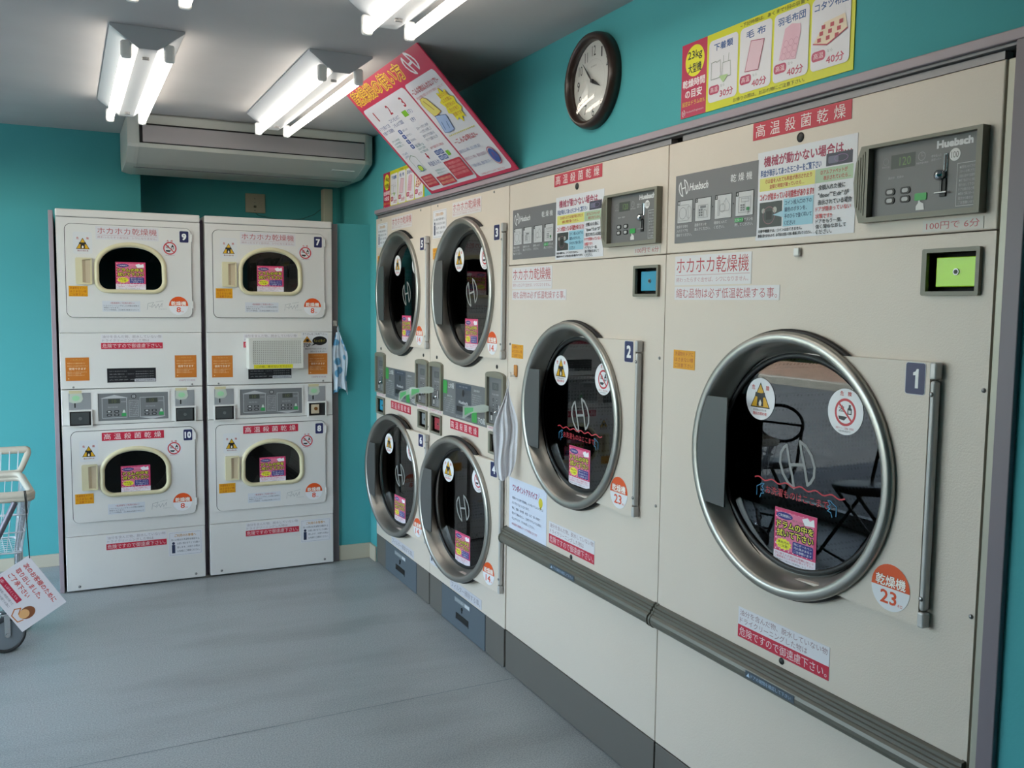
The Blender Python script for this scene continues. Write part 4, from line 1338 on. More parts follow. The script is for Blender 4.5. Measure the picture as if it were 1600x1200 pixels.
def drum(parent, cx, cz, R, depth=0.62, y0=0.075):
    d = MB().lathe([(R, y0), (R, y0 + depth)], cx, cz, M_DRUM, 48, closed=False)
    d.lathe([(R, y0), (R * 0.8, y0 - 0.01), (R * 0.8, y0 - 0.055)], cx, cz, M_BLACK, 48, closed=False)
    part('drum', d, parent)
    b = MB().lathe([(0.001, y0 + depth - 0.02), (R, y0 + depth)], cx, cz, M_DRUM0, 48, closed=False)
    b.lathe([(0.03, y0 + depth - 0.03), (0.05, y0 + depth - 0.045), (0.0001, y0 + depth - 0.05)], cx, cz, M_DRUM0, 24, closed=False)
    part('drum_back', b, parent)
    v = MB()
    for k in range(3):
        a = 0.5 + k * 2 * PI / 3
        ca, sa = math.cos(a), math.sin(a)
        px, pz = cx + R * ca, cz + R * sa
        t = (-sa, ca)
        v.add([(px + t[0] * 0.035, y0 + 0.01, pz + t[1] * 0.035), (px - t[0] * 0.035, y0 + 0.01, pz - t[1] * 0.035), (px - ca * 0.07, y0 + 0.01, pz - sa * 0.07),
               (px + t[0] * 0.035, y0 + depth - 0.03, pz + t[1] * 0.035), (px - t[0] * 0.035, y0 + depth - 0.03, pz - t[1] * 0.035), (px - ca * 0.07, y0 + depth - 0.03, pz - sa * 0.07)],
              [(0, 1, 2), (5, 4, 3), (0, 3, 4, 1), (1, 4, 5, 2), (2, 5, 3, 0)], M_DRUM0)
    part('drum_rib', v, parent)

def shell(parent, w, h, depth=0.98, y=0.02, mt=M_IVORY):
    t = 0.006
    s_ = MB()
    s_.box(0.001, y, 0.03, 0.001 + t, depth, h - 0.003, mt).box(w - 0.001 - t, y, 0.03, w - 0.001, depth, h - 0.003, mt)
    s_.box(0.001 + t, y, h - 0.003 - t, w - 0.001 - t, depth, h - 0.003, mt).box(0.001 + t, y, 0.03, w - 0.001 - t, depth, 0.03 + t, mt)
    s_.box(0.001 + t, depth - t, 0.03 + t, w - 0.001 - t, depth, h - 0.003 - t, mt)
    part('cabinet', s_, parent)

def coin_window(parent, x0, z0, x1, z1, ix0, iz0, ix1, iz1, face, boss=0.0, bez=M_OLIVE):
    """framed recess with a coloured coin-box front; the cabinet front has a matching hole"""
    b = MB().plate(rrect(x0, z0, x1, z1, 0.004, 3), -0.009, 0.0, bez, holes=[rect(ix0, iz0, ix1, iz1)[::-1]])
    w_ = 0.0012
    b.box(ix0 - w_, 0.0, iz0 - w_, ix0, 0.03, iz1 + w_, bez).box(ix1, 0.0, iz0 - w_, ix1 + w_, 0.03, iz1 + w_, bez)
    b.box(ix0, 0.0, iz0 - w_, ix1, 0.03, iz0, bez).box(ix0, 0.0, iz1, ix1, 0.03, iz1 + w_, bez)
    b.box(ix0 - w_, 0.03, iz0 - w_, ix1 + w_, 0.032, iz1 + w_, M_DARK)
    f = part('coin_box', b, parent)
    if face is not None:
        q = MB().rbox(ix0 + (ix1 - ix0) * 0.12, 0.004, iz0 + (iz1 - iz0) * 0.12, ix1 - (ix1 - ix0) * 0.05, 0.029, iz1 - (iz1 - iz0) * 0.12, face, 0.0015)
        cx, cz = ix0 + (ix1 - ix0) * 0.54, (iz0 + iz1) / 2
        q.cyl(cx, cz, min(0.0065, (ix1 - ix0) * 0.09), 0.002, 0.004, M_SCREW, 14)
        q.cyl(cx, cz, min(0.0042, (ix1 - ix0) * 0.06), 0.0012, 0.002, M_BLACK, 12)
        part('coin_drawer', q, f)
    return f

PW, PH = 1.0278, 1.897
def screws(parent, pts, y=0.0, r=0.0048):
    for x, z in pts:
        part('screw', MB().dome(x, z, r, y, 0.0035, M_SCREW, 12), parent)

def hole(parent, x, z, r=0.0085):
    return part('plug', MB().lathe([(r, -0.0005), (r * 0.85, -0.0025), (0.0001, -0.003)], x, z, M_BLACK, 20, closed=False), parent)

def big_dryer(name_i, yl, label, num, pos, face_col, orange_xz, notice_z, title, banner_w):
    root = thing('tumble_dryer', label, 'tumble dryer', (0, yl, 0), -PI / 2, 'round-door coin dryers in the right-hand row')
    w = PW
    cx, cz, ax, az = w / 2, 1.079, 0.333, 0.315
    shell(root, w, PH)
    # enamel front: upper (control) panel, door panel, lower panel, kick plate
    part('control_panel', MB().rbox(0.0015, 0, 1.5965, w - 0.0015, 0.02, 1.899, M_IVORY, 0.003), root)
    part('front_panel', MB().plate(rect(0.0015, 0.548, w - 0.0015, 1.594), 0, 0.02, M_IVORY, holes=[ell(cx, cz, ax * 0.945, az * 0.945, 64)[::-1], rect(0.884, 1.484, 0.993, 1.559)[::-1]]), root)
    part('lower_panel', MB().rbox(0.0015, 0.002, 0.1635, w - 0.0015, 0.02, 0.5465, M_IVORY, 0.003), root)
    part('kick_plate', MB().rbox(0.006, 0.0, 0.004, w - 0.0015, 0.02, 0.1615, M_KICK, 0.002), root, label='dark taupe kick plate')
    drum(root, cx, cz, 0.34)
    # rail across the front, stepped along its top
    z1, z0 = 0.583, 0.517
    prof = [(-0.001, z0 + 0.004), (-0.012, z0), (-0.022, z0 + 0.002), (-0.030, z0 + 0.008), (-0.034, z0 + 0.017), (-0.0345, z0 + 0.026), (-0.032, z0 + 0.034), (-0.027, z0 + 0.039), (-0.0235, z0 + 0.040), (-0.023, z0 + 0.043), (-0.0225, z0 + 0.0475), (-0.018, z0 + 0.0485), (-0.0175, z0 + 0.0555), (-0.012, z0 + 0.0565), (-0.0115, z0 + 0.063), (-0.001, z1)]
    rail = part('rail', MB().extr_x(prof, 0.010, w - 0.008, M_TAUPE), root, label='taupe plastic rail')
    cap = MB()
    big = [(p[0] * 1.06, (p[1] - 0.55) * 1.06 + 0.55) for p in prof]
    part('end_cap', MB().extr_x(big, 0.004, 0.012, M_TAUPE), rail)
    part('end_cap', MB().extr_x(big, w - 0.010, w - 0.003, M_TAUPE), rail)
    stick('blue_bar_text', rail, 0.43, 0.531, -0.0345, 'rail_print', label='faded blue printed strip')
    screws(root, [(pos['riv'][0], 1.300), (pos['riv'][0], 0.868)])
    if 'riv2' in pos:
        screws(root, [(0.0195, 1.297), (0.0195, 0.865)])
    hole(root, 0.515, 1.840, 0.0115); hole(root, 0.518, 0.598 if num == '1' else 0.59)
    # door
    round_door(root, pos['flap'] + 0.01, cx, cz, ax, az, 1.346, 0.818, num, 'kilo_sticker_23', 0.0, fill=True, pos=pos)
    # coin panel
    P = MB()
    outer = [(0.717, 1.629), (1.002, 1.628), (1.002, 1.787), (0.717, 1.787), (0.704, 1.755), (0.699, 1.714), (0.704, 1.665)]
    P.plate(outer, -0.020, 0.0, M_OLIVE, holes=[rect(0.737, 1.639, 0.990, 1.780)[::-1]])
    cp = part('coin_panel', P, root, label='olive grey coin panel bezel with ribbed left end')
    rb = MB()
    for k in range(4):
        rb.box(0.708 + k * 0.006, -0.0212, 1.662 - k * 0.006, 0.711 + k * 0.006, -0.020, 1.760 + k * 0.005, M_OLIVE)
    part('grip_rib', rb, cp)
    stick('coin_overlay', cp, 0.7375, 1.639, -0.003, 'keypad_overlay', label='dark grey keypad overlay with white print')
    bt = MB()
    for x in (0.784, 0.822):
        for z in (1.6875, 1.670):
            bt.plate(rrect(x - 0.012, z - 0.007, x + 0.012, z + 0.007, 0.006, 4), -0.0065, -0.0045, M_BLACK)
            bt.plate(rrect(x - 0.0075, z - 0.004, x + 0.0075, z + 0.004, 0.0035, 3), -0.0068, -0.0065, ink('#b5b5b5'))
    part('button', bt, cp)
    sb = MB().plate(rrect(0.846, 1.664, 0.874, 1.678, 0.002, 2), -0.0065, -0.0045, ink('#35a34c'))
    part('start_button', sb, cp, label='green start button')
    sl = MB()
    sl.rbox(0.910, -0.0065, 1.712, 0.919, -0.0045, 1.748, M_CHROME, 0.001).box(0.9125, -0.007, 1.715, 0.917, -0.0064, 1.745, M_BLACK)
    sl.rbox(0.904, -0.0075, 1.666, 0.918, -0.0045, 1.701, M_BLACK, 0.001)
    part('coin_slot', sl, cp, label='chrome coin slot')
    kn = MB().lathe([(0.010, -0.005), (0.011, -0.012), (0.008, -0.018), (0.0001, -0.020)], 0.9055, 1.7075, M_CHROME, 20, closed=False)
    kn.rbox(0.908, -0.010, 1.676, 0.910, -0.007, 1.702, M_SCREW, 0.0008).rbox(0.896, -0.013, 1.6720, 0.924, -0.010, 1.6755, M_SCREW, 0.001)
    part('coin_lever', kn, cp, label='chrome return knob and lever')
    coin_window(root, 0.873, 1.476, 1.001, 1.567, 0.884, 1.484, 0.993, 1.559, face_col)
    # print
    stick('instruction_panel', root, pos['grey'][0], pos['grey'][1], -0.0002, 'instruction_panel', label='grey panel with four pictures of how to start')
    stick('steriliser_banner', root, pos['banner'][0], pos['banner'][1], -0.0002, 'banner_sticker', label='red strip with white lettering')
    stick('fault_notice', root, 0.373, notice_z, -0.0002, 'fault_notice', label='large white notice with yellow, green and blue boxes')
    stick('title_sticker', root, pos['title'][0], pos['title'][1], -0.0002, 'title_sticker')
    stick('low_heat_sticker', root, pos['title'][0] + 0.001, pos['title'][1] - 0.04, -0.0002, 'low_heat_sticker')
    stick('price_sticker', root, 0.865, 1.6005, -0.0002, 'price_sticker')
    stick('finger_warning_sticker', root, orange_xz[0], orange_xz[1], -0.0002, 'finger_warning_sticker', label='orange sticker')
    stick('hazard_sticker', root, 0.357, pos['haz'], -0.0002, 'hazard_sticker', label='white sticker with red lower band')
    return root

LIME = mat('lime_drawer', '#b4ee10', rough=0.3)
AQUA = mat('aqua_drawer', '#2f93b4', rough=0.35)
pos1 = dict(flap=0.914, hinge=0.929, num=(0.857, 1.281), kilo=(0.795, 0.827), c1=(0.3276, 1.168), c2=(0.6074, 1.167), drum=(0.4475, 0.829),
            H=(0.4567, 1.0186), fill=(0.3707, 0.960), riv=(1.0185, 0), grey=(0.039, 1.623), banner=(0.352, 1.8555), title=(0.044, 1.507), haz=0.607)
d1 = big_dryer(1, 0.0, 'large ivory coin dryer with round glass door numbered 1 and lime green coin drawer', '1', pos1, LIME, (0.048, 1.276), 1.612, None, None)
part('hook', MB().rbox(0.514, -0.010, 1.567, 0.533, -0.0005, 1.588, mat('white_hook', '#dcdcda', rough=0.3), 0.004, 3), d1, label='small white stick-on hook')
pos2 = dict(flap=0.910, hinge=0.925, num=(0.852, 1.281), kilo=(0.787, 0.827), c1=(0.3245, 1.167), c2=(0.6085, 1.159), drum=(0.4455, 0.833),
            H=(0.4568, 1.0195), fill=(0.3616, 0.960), riv=(1.0075, 0), riv2=1, grey=(0.035, 1.617), banner=(0.358, 1.853), title=(0.033, 1.506), haz=0.603)
d2 = big_dryer(2, PW, 'large ivory coin dryer with round glass door numbered 2 and aqua blue coin drawer', '2', pos2, AQUA, (0.034, 1.2455), 1.604, None, None)
stick('advice_sheet', d2, 0.028, 0.578, -0.0003, 'advice_sheet', label='pale blue sheet of printed tips')

# two stacked pairs with round doors
def coin_tower(parent, x0, x1, z0=0.962, z1=1.180):
    w = x1 - x0
    out = [(x0, z0), (x1, z0), (x1, z1 - 0.012)]
    for k in range(1, 8):
        a = PI * k / 8
        out.append((x0 + w / 2 + w / 2 * math.cos(a), z1 - 0.012 + 0.014 * math.sin(a)))
    out.append((x0, z1 - 0.012))
    t = part('coin_panel', MB().plate(out, -0.014, 0, M_OLIVE, holes=[rect(x0 + 0.016, z0 + 0.008, x1 - 0.016, z1 - 0.022)[::-1]]), parent)
    stick('stack_coin_overlay', t, x0 + 0.0165, z0 + 0.009, -0.002, 'keypad_overlay')
    c = (x0 + x1) / 2
    part('coin_slot', MB().rbox(x1 - 0.044, -0.014, z0 + 0.052, x1 - 0.034, -0.002, z0 + 0.09, M_CHROME, 0.002).lathe([(0.007, -0.003), (0.007, -0.012), (0.0001, -0.015)], c + 0.006, z0 + 0.058, M_CHROME, 14, closed=False), t)
    return t

def stack_dryer(yl, w, label, nt_, nb, faces, ytape):
    root = thing('stacked_dryer', label, 'tumble dryer', (0, yl, 0), -PI / 2, 'stacked round-door dryers in the right-hand row')
    shell(root, w, PH)
    c = w / 2
    ax, az = 0.331, 0.312
    part('upper_panel', MB().plate(rect(0.0015, 1.1095, w - 0.0015, 1.899), 0, 0.02, M_IVORY, holes=[ell(c, 1.497, ax * 0.945, az * 0.945, 64)[::-1]]), root)
    part('lower_panel', MB().plate(rect(0.0015, 0.1635, w - 0.0015, 1.109), 0, 0.02, M_IVORY, holes=[ell(c, 0.566, ax * 0.945, az * 0.945, 64)[::-1], rect(0.034, 0.855, 0.143, 0.928)[::-1], rect(0.696, 0.858, 0.790, 0.929)[::-1]]), root)
    drum(root, c, 1.4965, 0.32, 0.55); drum(root, c, 0.566, 0.32, 0.55)
    part('kick_plate', MB().rbox(0.0025, 0.0, 0.004, 0.158, 0.02, 0.1615, M_KICK, 0.002), root)
    part('kick_plate', MB().rbox(0.652, 0.0, 0.004, w - 0.010, 0.02, 0.1615, M_KICK, 0.002), root)
    ld = part('lint_door', MB().rbox(0.162, -0.002, 0.004, 0.648, 0.02, 0.1615, M_SLATE, 0.002), root, label='slate blue lint filter door')
    part('keyhole', MB().cyl(0.405, 0.108, 0.008, -0.0045, -0.002, M_BLACK, 14).box(0.4025, -0.0048, 0.092, 0.4075, -0.002, 0.108, M_BLACK), ld)
    part('finger_slot', MB().rbox(0.335, -0.006, 0.046, 0.480, -0.002, 0.052, M_SLATE, 0.001).box(0.337, -0.0035, 0.052, 0.478, -0.002, 0.078, M_BLACK), ld)
    stick('lint_plate', ld, 0.322, 0.126, -0.0022, 'lint_plate')
    th = math.radians(5.0)
    pu = dict(flap=0.809, hinge=0.8235, num=(0.7415, 1.697), kilo=(0.687, 1.249), c1=(0.229, 1.589), c2=(0.505, 1.591), drum=(0.354, 1.251), H=(0.363, 1.4395))
    pl = dict(pu)
    for k_ in ('num', 'kilo', 'c1', 'c2', 'drum', 'H'):
        pl[k_] = (pu[k_][0], pu[k_][1] - 0.931)
    round_door(root, 0.817, c, 1.497, ax, az, 1.759, 1.236, nt_, 'kilo_sticker_14', 0.0, drum_key='small_drum_sticker', pos=pu)
    round_door(root, 0.817, c, 0.566, ax, az, 0.828, 0.305, nb, 'kilo_sticker_14', th, drum_key='small_drum_sticker', pos=pl)
    coin_tower(root, 0.013, 0.168)
    coin_tower(root, 0.657, w - 0.012)
    coin_window(root, 0.014, 0.845, 0.154, 0.937, 0.034, 0.855, 0.143, 0.928, faces[0])
    coin_window(root, 0.679, 0.848, 0.800, 0.937, 0.696, 0.858, 0.790, 0.929, faces[1])
    stick('price_label', root, 0.008, 0.9425, -0.0002, 'price_label'); stick('price_label', root, 0.660, 0.9425, -0.0002, 'price_label')
    mp_ = stick('mid_overlay', root, 0.167, 0.946, -0.0002, 'instruction_panel', label='grey instruction panel with dark coin box front')
    stick('steriliser_banner_mid', root, 0.254, 0.8945, -0.0002, 'banner_sticker', label='red strip with white lettering')
    hole(root, 0.086, 1.201); hole(root, 0.742, 1.201)
    stick('title_sticker_narrow', root, 0.266, 1.823, -0.0002, 'title_sticker')
    stick('notice_sticker', root, 0.030, 1.745, -0.0002, 'notice_sticker', label='white customer notice')
    stick('finger_warning_label', root, 0.030, 1.650, -0.0002, 'finger_warning_sticker', label='orange sticker')
    stick('lint_sticker', root, 0.262, 0.170, -0.0002, 'lint_sticker')
    stick('notice_sticker', root, 0.006, 0.215, -0.0002, 'notice_sticker', label='white customer notice')
    screws(root, [(0.09, 1.889), (0.70, 1.889)])
    screws(root, [(0.808, 1.295), (0.808, 0.865)])
    # milky adhesive flags left hanging from the coin slots
    mt = mat('clear_tape', '#c9d2c6', rough=0.25, alpha=0.45)
    gm = mat('green_tape_mark', '#4fa862', rough=0.4, alpha=0.8)
    for (x, z, dx, dz) in ytape:
        t = MB()
        n = 8
        v = []
        for k in range(n + 1):
            f_ = k / n
            wv = 0.010 + 0.014 * f_ + 0.004 * math.sin(9 * f_)
            for sgn in (-1, 1):
                v.append((x + dx * f_, -0.016 - 0.05 * math.sin(f_ * 1.5), z + dz * f_ ** 1.6 + sgn * wv))
        t.add(v, [(2 * k, 2 * k + 1, 2 * k + 3, 2 * k + 2) for k in range(n)], mt)
        v2 = [(p[0], p[1] - 0.001, (p[2] - z - dz * (i // 2 / n) ** 1.6) * 0.6 + z + dz * (i // 2 / n) ** 1.6) for i, p in enumerate(v)]
        t.add(v2[8:16], [(2 * k, 2 * k + 1, 2 * k + 3, 2 * k + 2) for k in range(3)], gm)
        part('tape_flag', t, root, label='milky tape flag with green mark')
    return root
REDF = mat('red_drawer', '#a03844', rough=0.4)
GREYF = mat('grey_drawer', '#7f8488', rough=0.4)
d3 = stack_dryer(PW + 0.8394, 0.8394, 'ivory double-stack dryer with round doors 3 and 4, between dryer 2 and the farther pair', '3', '4', (REDF, GREYF), [(0.70, 1.03, -0.15, -0.03), (0.085, 1.05, -0.19, -0.03)])
d5 = stack_dryer(PW + 0.8394 + 0.8327, 0.8327, 'ivory double-stack dryer with round doors 5 and 6, farthest in the row, in the corner', '5', '6', (AQUA, GREYF), [(0.70, 1.03, -0.13, -0.05)])

# ------------------------------------------------------------------ white stacks on the back wall
def dshape(cx, cz, w, top, bot, r, n=12):
    """arched opening: half ellipse above, rounded corners below; CCW"""
    o = []
    zb = cz - bot
    for k in range(7):
        a = -PI / 2 + PI / 2 * k / 6
        o.append((cx + w - r + r * math.cos(a), zb + r + r * math.sin(a)))
    for k in range(1, 2 * n):
        a = PI * k / (2 * n)
        o.append((cx + w * math.cos(a), cz + top * math.sin(a) ** 0.9))
    for k in range(7):
        a = PI + PI / 2 * k / 6
        o.append((cx - w + r + r * math.cos(a), zb + r + r * math.sin(a)))
    return o

CW, CH = 0.6545, 1.88
def ramp(v0, v1, t):
    return v0 + (v1 - v0) * t

def white_door(root, z0, z1, cz, num, parts_z, upper):
    ox = 0.608
    pl = rrect(0.038, z0, 0.611, z1, 0.028, 6)
    inner = dshape(0.327, cz, 0.150, 0.106, 0.108, 0.045)
    part('door_gap', MB().plate(rrect(0.0355, z0 - 0.0024, 0.6135, z1 + 0.0024, 0.030, 6), -0.0012, -0.0002, M_DARK, holes=[rrect(0.05, z0 + 0.012, 0.60, z1 - 0.012, 0.02, 6)[::-1]]), root)
    door = part('door', MB().plate(pl, -0.010, -0.0013, M_WHITE, holes=[inner[::-1]]), root, (0, 0, 0))
    # window frame
    fr = MB()
    steps = [(1.0, 0.0, -0.0102), (1.0, 0.0, -0.016), (0.93, 0.006, -0.0215), (0.88, 0.012, -0.0215), (0.83, 0.017, -0.0165), (0.82, 0.018, -0.004)]
    loops = []
    for s_, off, y in steps:
        lp = dshape(0.327, cz - 0.0, 0.166 - off * 1.25, 0.130 - off * 1.25, 0.120 - off * 1.1, 0.062 - off)
        loops.append([(p[0], y, p[1]) for p in lp])
    n = len(loops[0])
    v = [q for l in loops for q in l]
    f = []
    for a in range(len(loops) - 1):
        for k in range(n):
            k2 = (k + 1) % n
            f.append((a * n + k, a * n + k2, (a + 1) * n + k2, (a + 1) * n + k))
    fr.add(v, f, M_CREAM, True)
    part('window_frame', fr, door, label='cream plastic window surround')
    part('glass', MB().plate(dshape(0.327, cz, 0.148, 0.112, 0.104, 0.044), -0.0068, -0.003, M_DGLASS), door)
    # grip
    hz0, hz1 = parts_z['handle']
    h = MB().plate(rrect(0.080, hz0, 0.152, hz1, 0.006, 3), -0.0225, -0.0101, M_CREAM, holes=[[(0.110, hz0 + 0.010), (0.110, hz1 - 0.010), (0.147, hz1 - 0.006), (0.144, hz0 + 0.006)]])
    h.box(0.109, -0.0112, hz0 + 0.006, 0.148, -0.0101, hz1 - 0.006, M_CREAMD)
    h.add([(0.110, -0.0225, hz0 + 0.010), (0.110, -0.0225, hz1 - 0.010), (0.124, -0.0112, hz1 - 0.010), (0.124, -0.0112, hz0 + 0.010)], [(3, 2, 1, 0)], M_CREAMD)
    part('handle', h, door, label='cream plastic grip')
    hm = MB().rbox(0.6105, -0.014, z1 - 0.065, 0.6175, -0.001, z1 - 0.028, M_WHITE, 0.002).rbox(0.6105, -0.014, z0 + 0.045, 0.6175, -0.001, z0 + 0.082, M_WHITE, 0.002)
    part('hinge', hm, door)
    y = -0.0102
    stick('num' + num, door, 0.557, parts_z['num'], y, 'number_plate', label='dark blue plate with white number ' + num)
    stick('fire_warning_label', door, 0.073, parts_z['tri'], y, 'fire_warning_sticker', label='yellow warning triangle sticker')
    stick('oil_ban_label', door, 0.468, parts_z['ban'], y, 'oil_ban_sticker', label='round red ban sticker')
    stick('finger_warning_label', door, 0.048, parts_z['org'], y, 'finger_warning_sticker', label='orange sticker')
    stick('kilo_sticker_8', door, 0.500, parts_z['kg'], y, 'capacity_sticker', label='round orange and white capacity sticker')
    stick('dryer_care_sticker', door, 0.194, parts_z['care'], y, 'care_sticker')
    stick('script_mark', door, 0.388, parts_z['mark'], y, 'script_mark')
    stick('small_drum_sticker', door, 0.2575, parts_z['drum'], -0.0070, 'drum_sticker', label='pink sticker with yellow lettering')
    if upper:
        stick('title_sticker_stack', door, 0.173, 1.740, y, 'title_sticker')
    else:
        stick('steriliser_banner_small', door, 0.175, 0.754, y, 'banner_sticker', label='red strip with white lettering')
    return door

def white_stack(x, label, n_up, n_lo, right_open):
    root = thing('stacked_dryer', label, 'tumble dryer', (x, YC, 0), 0, 'white double-stack dryers on the back wall')
    w = CW
    t = 0.006
    s_ = MB()
    s_.box(0.0, 0.015, 0.012, t, 0.53, 1.86, M_WHITE).box(w - t, 0.015, 0.012, w, 0.53, 1.86, M_WHITE)
    s_.box(t, 0.015, 1.854, w - t, 0.53, 1.86, M_WHITE).box(t, 0.524, 0.012, w - t, 0.53, 1.854, M_WHITE).box(t, 0.015, 0.012, w - t, 0.524, 0.018, M_WHITE)
    part('cabinet', s_, root)
    part('top_cover', MB().rbox(-0.001, -0.004, 1.843, w + 0.001, 0.45, 1.880, M_WHITE, 0.006, 3), root)
    hu = rect(0.15, 1.46, 0.50, 1.72); hl = rect(0.15, 0.45, 0.50, 0.71)
    part('upper_panel', MB().plate(rect(0, 1.288, w, 1.841), 0, 0.014, M_WHITE, holes=[hu[::-1]]), root)
    part('middle_panel', MB().rbox(0, -0.001, 1.013, w, 0.014, 1.286, M_WHITE, 0.003), root)
    part('lower_panel', MB().plate(rect(0, 0.284, w, 0.8325), 0, 0.014, M_WHITE, holes=[hl[::-1]]), root)
    part('bottom_panel', MB().rbox(0, -0.001, 0.010, w, 0.014, 0.2815, M_WHITE, 0.003), root)
    cp = part('control_panel', MB().rbox(0, -0.002, 0.8345, w, 0.014, 1.010, M_WHITE, 0.004), root)
    fr = MB().plate(rrect(0.150, 0.845, 0.494, 0.994, 0.004, 3), -0.006, -0.002, M_WHITE, holes=[rect(0.1615, 0.8505, 0.4875, 0.988)[::-1]])
    part('display_frame', fr, cp)
    stick('stack_control_overlay', cp, 0.1625, 0.8515, -0.0021, 'keypad_overlay', label='grey keypad overlay with two displays')
    for i, (x0, x1) in enumerate(((0.033, 0.131), (0.520, 0.614))):
        part('slot_plate', MB().rbox(x0, -0.0035, 0.912, x1, -0.002, 0.994, mat('slot_plate_steel', '#a2a4a8', rough=0.4, metal=0.4), 0.0006)
             .box(x0 + 0.024, -0.0042, 0.922, x0 + 0.030, -0.0035, 0.946, M_BLACK), cp, label='grey coin slot plate')
        bz = MB().plate(rect(x0 - 0.003, 0.828, x1 + 0.004, 0.910), -0.016, -0.002, M_WHITE, holes=[rect(x0 + 0.002, 0.834, x1 - 0.001, 0.904)[::-1]])
        cb = part('coin_box', bz, cp)
        q = MB().box(x0 + 0.002, -0.0032, 0.834, x1 - 0.001, -0.0022, 0.904, M_DARK)
        if not (right_open and i == 1):
            q.rbox(x0 + 0.008, -0.010, 0.840, x1 - 0.010, -0.004, 0.898, mat('coin_drawer_metal', '#5f6264' if i == 0 else '#77797c', rough=0.35, metal=0.6), 0.002)
            q.cyl((x0 + x1) / 2, 0.869, 0.008, -0.012, -0.010, M_SCREW, 14)
        else:
            q.rbox(x0 + 0.015, -0.010, 0.845, x1 - 0.035, -0.004, 0.895, M_CREAMD, 0.002).cyl(x0 + 0.04, 0.872, 0.01, -0.013, -0.010, mat('brass_lock', '#9a6a3c', rough=0.4, metal=0.7), 14)
        part('coin_drawer', q, cb)
        stick('green_tag', cp, x0 + 0.002, 0.944, -0.0045, 'tape_tag', label='milky tape tag with green mark')
    screws(root, [(0.056, 1.022), (0.604, 1.022)], -0.001, 0.005)
    screws(root, [(0.056, 0.030), (0.606, 0.030)], -0.001, 0.0065)
    pz = dict(handle=(1.521, 1.649), num=1.739, tri=1.667, ban=1.667, org=1.463, kg=1.376, care=1.391, mark=1.396, drum=1.500)
    white_door(root, 1.3635, 1.8095, 1.600, n_up, pz, True)
    pz = dict(handle=(0.512, 0.640), num=0.735, tri=0.655, ban=0.657, org=0.446, kg=0.372, care=0.382, mark=0.384, drum=0.487)
    white_door(root, 0.3515, 0.8035, 0.590, n_lo, pz, False)
    # dark interior behind each window
    for cz in (1.600, 0.590):
        drum(root, 0.327, cz - 0.01, 0.20, 0.40, 0.06)
        part('window_sleeve', MB().box(0.14, 0.0145, cz - 0.16, 0.16, 0.06, cz + 0.16, M_DARK).box(0.495, 0.0145, cz - 0.16, 0.515, 0.06, cz + 0.16, M_DARK), root)
    y = -0.0012
    stick('hazard_sticker_small', root, 0.184, 1.207, y, 'hazard_sticker', label='white sticker with red lower band')
    stick('hazard_sticker_small', root, 0.182, 0.201, y, 'hazard_sticker', label='white sticker with red lower band')
    stick('orange_card', root, 0.024, 1.054, y, 'orange_card', label='orange card on the left')
    stick('orange_card', root, 0.523, 1.058, y, 'orange_card', label='orange card on the right')
    stick('spec_plate', root, 0.207, 1.041, y, 'spec_plate', label='black rating plate')
    stick('tiny_notice', root, 0.539, 1.037, y, 'price_label')
    stick('notice_sticker', root, 0.474, 0.136, y, 'notice_sticker', label='white customer notice')
    return root
s9 = white_stack(-1.565, 'white double-stack dryer numbered 9 above and 10 below, nearest the laundry cart', '9', '10', False)
s7 = white_stack(-0.886, 'white double-stack dryer numbered 7 above and 8 below, beside the blue-spotted towel', '7', '8', True)
stick('stop_sticker', s7, 0.486, 1.172, -0.0013, 'stop_sticker', label='white sticker with black speech bubble')

# boxy white grille stuck to the front of stack 7
gx0, gx1, gz0, gz1 = -0.886 + 0.196, -0.886 + 0.480, 1.097, 1.258
gb = thing('grille_box', 'white plastic box with gridded front and yellow strip, on dryer stack 7', 'box', (gx0, YC - 0.002, gz0))
gw, gh = gx1 - gx0, gz1 - gz0
M_GR = mat('grille_white_plastic', '#d5d5cf', rough=0.4)
bx = MB().rbox(0, -0.070, 0, gw, -0.0005, gh, M_GR, 0.005, 3)
part('housing', bx, gb)
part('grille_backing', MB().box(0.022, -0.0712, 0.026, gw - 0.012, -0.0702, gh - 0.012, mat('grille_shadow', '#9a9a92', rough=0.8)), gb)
g = MB()
for k in range(27):
    x = 0.022 + k * (gw - 0.034) / 26
    g.box(x - 0.0022, -0.079, 0.026, x + 0.0022, -0.0712, gh - 0.012, M_GR)
for k in range(14):
    z = 0.026 + k * (gh - 0.038) / 13
    g.box(0.020, -0.0786, z - 0.0022, gw - 0.010, -0.0712, z + 0.0022, M_GR)
g.plate(rrect(0.002, 0.002, gw - 0.002, gh - 0.002, 0.004, 3), -0.080, -0.070, M_GR, holes=[rect(0.020, 0.024, gw - 0.010, gh - 0.010)[::-1]])
part('grille', g, gb)
stick('yellow_strip', gb, 0.026, 0.004, -0.0802, 'yellow_strip', label='yellow strip with lettering')

